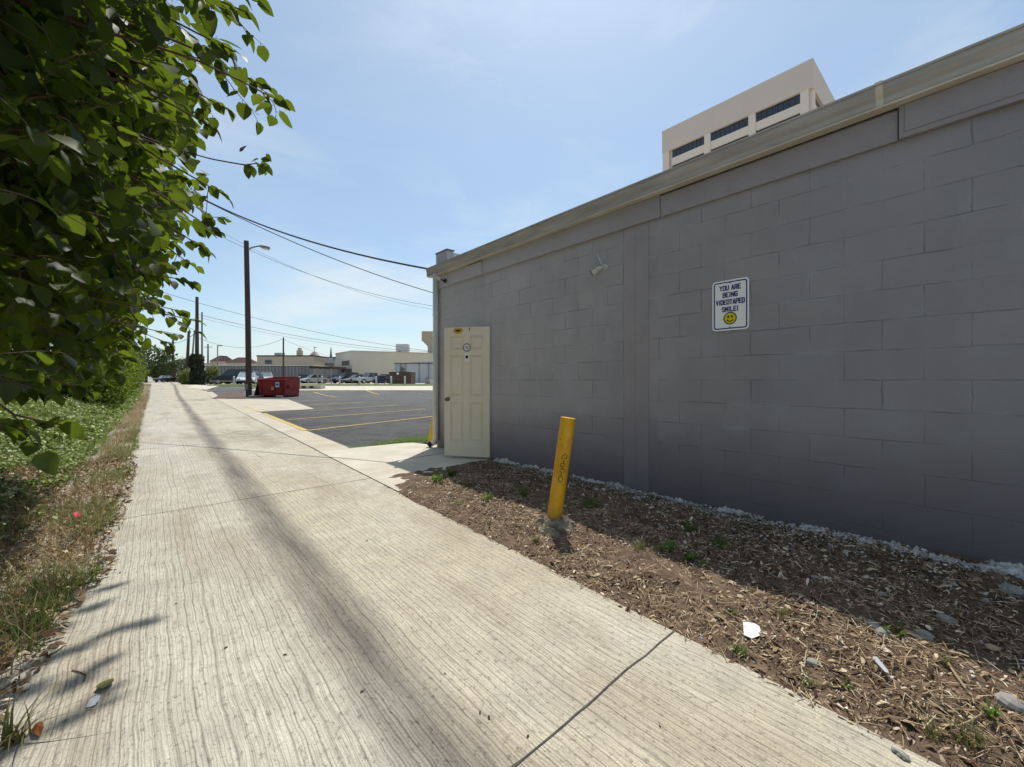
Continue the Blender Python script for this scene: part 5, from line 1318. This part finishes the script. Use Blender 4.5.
# ---------------------------------------------------------------- cars
def paint(name, c): return pm(name, c, tuple(x*.92 for x in c), .28, 1, spec=.6)
def car(px, d, label, pmat, L=4.7, W=1.85, Hh=1.5, kind='sedan', rz=0, gmat=None, low=None, group='cars parked on the far lot'):
    o = far('parked_car', label, 'car', px, d, group, extra=rz)
    gm_ = gmat or M_cglass
    # side profile (x forward along local -X), body loft in y
    belt = Hh*(.62 if kind != 'pickup' else .58)
    if kind == 'sedan': body = [(-L/2,.35),(-L/2+.05,.62),(-L*.34,belt*.93),(-L*.22,belt),(L*.30,belt*1.02),(L*.44,belt*.98),(L/2,.75),(L/2,.32)]; cab = [(-L*.24,belt),(-L*.08,Hh),(L*.16,Hh*.99),(L*.34,belt)]
    elif kind == 'suv': body = [(-L/2,.38),(-L/2+.05,.75),(-L*.30,belt*.98),(-L*.2,belt),(L*.47,belt*1.03),(L/2,.9),(L/2,.38)]; cab = [(-L*.24,belt),(-L*.12,Hh),(L*.38,Hh*.985),(L*.47,belt)]
    else: body = [(-L/2,.42),(-L/2+.04,.85),(-L*.27,belt*1.0),(-L*.17,belt*1.03),(L*.49,belt*1.03),(L/2,.9),(L/2,.45)]; cab = [(-L*.20,belt),(-L*.10,Hh),(L*.14,Hh*.99),(L*.18,belt)]
    def loft(prof, ws, mat, name, par=None, bev=.04):
        mb = MB(); n = len(prof)
        for (y_, sh) in ws:
            for (x_, z_) in prof: mb.v.append((x_*sh, y_, z_))
        for j in range(len(ws)-1):
            for i in range(n): i2 = (i+1)%n; mb.f.append((j*n+i, (j+1)*n+i, (j+1)*n+i2, j*n+i2))
        mb.f.append(tuple(range(n))[::-1] if False else tuple(range(n))); mb.f.append(tuple((len(ws)-1)*n+i for i in range(n))[::-1]); return mb.build(name, mat, par or o, local=True, bevel=bev)
    loft(body, [(-W/2,.97),(-W/2+.08,1.0),(W/2-.08,1.0),(W/2,.97)], pmat, 'body')
    cb = [(x_, z_+.002) for (x_, z_) in cab]; mb = MB(); n = 4
    for s_ in (-1, 1):
        for (x_, z_) in cb: mb.v.append((x_, s_*(W/2-.06-(.18 if z_ > belt*1.15 else 0)), z_))
    mb.f = [(0,1,5,4),(1,2,6,5),(2,3,7,6),(3,2,1,0),(4,5,6,7)]; mb.build('windows', gm_, o, local=True)
    MB().box(cb[1][0]-.03, cb[2][0]+.05, -W/2+.22, W/2-.22, Hh, Hh+.045).build('roof', pmat, o, local=True, bevel=.015)
    mb = MB()
    for s_ in (-1, 1):
        for (a, b_) in ((0,1),(3,2)): mb.tube([(cb[a][0], s_*(W/2-.055), cb[a][1]), (cb[b_][0], s_*(W/2-.235), cb[b_][1]+.01)], .035, 5)
        xm = (cb[1][0]+cb[2][0])/2; mb.tube([(xm, s_*(W/2-.055), belt), (xm, s_*(W/2-.235), Hh)], .04, 5)
    mb.build('pillars', pmat, o, local=True)
    if low: MB().box(-L/2+.02, L/2-.02, -W/2-.012, W/2+.012, .34, .52).build('lower_trim', low, o, local=True)
    rw = .33 if kind == 'sedan' else .38
    for fx_ in (-L*.31, L*.30):
        for s_ in (-1, 1):
            y0_ = s_*(W/2-.10); mb = MB(); mb.tube([(fx_, y0_-.11, rw),(fx_, y0_+.115, rw)], rw, 18); w = mb.build('wheel', M_rub, o, local=True)
            mb = MB(); mb.tube([(fx_, y0_+s_*.116, rw),(fx_, y0_+s_*.125, rw)], rw*.6, 14); mb.build('rim', M_rim, w, local=True)
    for s_ in (-1, 1):
        MB().box(-L/2-.015, -L/2+.12, s_*(W/2-.28)-.14, s_*(W/2-.28)+.14, .60, .74).build('headlight', M_head, o, local=True)
        MB().box(L/2-.08, L/2+.015, s_*(W/2-.22)-.1, s_*(W/2-.22)+.1, .68, .86).build('tail_light', M_red, o, local=True)
    MB().box(-L/2-.03, -L/2+.03, -W/2+.1, W/2-.1, .34, .48).build('bumper', M_black, o, local=True)
    return o
navy = paint('dark_blue_car_paint', (.018,.024,.045)); silver = paint('silver_car_paint', (.36,.38,.40)); whitep = paint('white_car_paint', (.60,.60,.60)); blk = paint('black_car_paint', (.014,.014,.017)); mar = paint('maroon_car_paint', (.07,.012,.016)); grey = paint('grey_car_paint', (.17,.18,.19)); tanp = paint('tan_trim', (.26,.23,.18))
car(237.5, 51, 'dark blue pickup truck with tan lower trim parked side on left of the pole', navy, 5.4, 2.0, 1.85, 'suv', radians(4), low=tanp)
car(247.5, 48.5, 'white car with a large pale windscreen behind the street light pole', whitep, 4.0, 1.8, 1.48, 'sedan', radians(116), M_cglass2)
car(266.5, 66, 'white van parked behind the red dumpster', whitep, 3.8, 1.7, 1.8, 'suv', radians(118), M_cglass2)
car(304.5, 72, 'dark maroon sedan right of the dumpster', mar, 4.6, 1.8, 1.45, 'sedan', radians(30))
car(314, 66, 'silver hatchback beside the maroon sedan under the carport', silver, 4.2, 1.8, 1.45, 'sedan', radians(50))
car(333, 80, 'dark grey car in the shade below the pale workshop', grey, 4.5, 1.8, 1.5, 'sedan', radians(30))
car(346, 68, 'black SUV parked by the corner of the beige building', blk, 4.7, 1.95, 1.8, 'suv', radians(62))
car(357.5, 66, 'dark grey sedan between the black SUV and the silver pickup', grey, 4.6, 1.85, 1.45, 'sedan', radians(50))
car(364, 72, 'white hatchback half hidden behind the dark grey sedan', whitep, 4.4, 1.85, 1.6, 'sedan', radians(45), M_cglass2)
car(370.5, 65, 'silver pickup truck left of the navy bin', silver, 5.2, 1.95, 1.7, 'pickup', radians(48))
car(385.5, 66, 'dark car half hidden behind the navy bin', blk, 4.4, 1.8, 1.45, 'sedan', radians(60))
car(165.5, 90, 'small dark car at the far end of the lane', blk, 4.2, 1.8, 1.5, 'sedan', radians(85), M_cglass2, group=None)

# ---------------------------------------------------------------- high rise behind the roof
tx, ty = XY((813-512)/FL*75, 75)
o = thing('office_tower', 'cream concrete office tower with dark window bands above the grey roof', 'building', (tx, ty, 0))
TH = H(57.5, 75); LN = 29.6; WD = 34; ph = 5.3; fh = 3.62; wh = 1.9
mb = MB(); mb.box(.62, WD-.3, .62, LN-.3, 0, TH-ph+.01); mb.build('core', M_cream, o, local=True)
MB().box(0, WD, 0, LN, TH-ph, TH).build('parapet', M_cream, o, local=True, bevel=.04)
nfl = int((TH-ph)/fh)
for i in range(nfl):
    z1_ = TH-ph-i*fh-.03; z0_ = z1_-wh
    if i > 6: break
    for j in range(3):
        y0_ = 2.0+j*(LN-3.0)/3; y1_ = y0_+(LN-3.0)/3-1.3
        w_ = MB().box(.53, .615, y0_, y1_, z0_, z1_).build('window', M_win, o, local=True)
        mb = MB(); n = 8
        for q in range(1, n): yy = y0_+(y1_-y0_)*q/n; mb.box(.49, .529, yy-.04, yy+.04, z0_, z1_)
        mb.build('mullions', M_navyd, w_, local=True)
        MB().box(.25, .615, y0_, y1_, z0_-(fh-wh)+.005, z0_-.005).build('spandrel', M_cream2, o, local=True)
    for j in range(3):
        x0_ = 2.0+j*(WD-3.0)/3; x1_ = x0_+(WD-3.0)/3-1.3
        MB().box(x0_, x1_, .53, .615, z0_, z1_).build('window', M_win, o, local=True)
        MB().box(x0_, x1_, .25, .615, z0_-(fh-wh)+.005, z0_-.005).build('spandrel', M_cream2, o, local=True)
for j in range(4):
    yy = .7+j*(LN-3.0)/3
    if j == 3: yy = LN-.7-1.0
    MB().box(.08, .615, yy, yy+1.3 if j < 3 else LN-.1, TH-ph-7.5*fh, TH-ph-.005).build('pier', M_cream2, o, local=True)
    xx = .7+j*(WD-3.0)/3
    MB().box(xx, xx+1.3, .08, .615, TH-ph-7.5*fh, TH-ph-.005).build('pier', M_cream2, o, local=True)

# ---------------------------------------------------------------- light, sky, camera
sun_dir = Vector((.372, .300, 1.02)).normalized()
el = math.asin(sun_dir.z); azs = atan2(sun_dir.x, sun_dir.y)
sl = bpy.data.lights.new('sun', 'SUN'); sl.energy = 4.0; sl.angle = radians(.53); sl.color = (1.0,.955,.88)
so = bpy.data.objects.new('sun', sl); col.objects.link(so); so.rotation_euler = (-sun_dir).to_track_quat('-Z', 'Y').to_euler(); so.location = (0,0,30)
w = bpy.data.worlds.new('World'); sc.world = w; w.use_nodes = True; nt = w.node_tree
bg = nt.nodes['Background']; bg.inputs['Strength'].default_value = .135
sky = nt.nodes.new('ShaderNodeTexSky'); sky.sky_type = 'NISHITA'; sky.sun_disc = False
sky.sun_elevation = el; sky.sun_rotation = azs; sky.air_density = 1.0; sky.dust_density = 1.1; sky.ozone_density = 1.0; sky.altitude = 50
tc = nt.nodes.new('ShaderNodeTexCoord').outputs['Generated']
mp = nt.nodes.new('ShaderNodeMapping'); mp.inputs['Scale'].default_value = (1.0,1.4,3.2); mp.inputs['Rotation'].default_value = (.3,.2,.6); nt.links.new(tc, mp.inputs[0])
c1 = noi(nt, mp.outputs[0], 1.7, 8, .62, .6); c2 = noi(nt, mp.outputs[0], .9, 3, .5)
cl = math_(nt, 'MULTIPLY', ramp(nt, c1, [(.45, 0), (.70, 1)]), ramp(nt, c2, [(.40, .1), (.60, 1)]))
cl = math_(nt, 'ADD', math_(nt, 'MULTIPLY', cl, .85), .17, clamp=True)
skyc = mix(nt, cl, mix(nt, 1.0, sky.outputs[0], (.92,1.06,1.08), 'MULTIPLY'), (6.1,6.7,6.95))
nt.links.new(skyc, bg.inputs[0])
cam = bpy.data.cameras.new('camera'); co = bpy.data.objects.new('camera', cam); col.objects.link(co)
co.location = (0,0,CH); co.rotation_euler = (radians(90), 0, -AZ)
cam.sensor_width = 36; cam.lens = FL/1024*36; cam.shift_y = -3.5/1024; cam.clip_end = 4000; cam.clip_start = .05
sc.camera = co
sc.view_settings.view_transform = 'Standard'; sc.view_settings.look = 'None'; sc.view_settings.exposure = 0
sc.cycles.max_bounces = 8; sc.cycles.transparent_max_bounces = 8
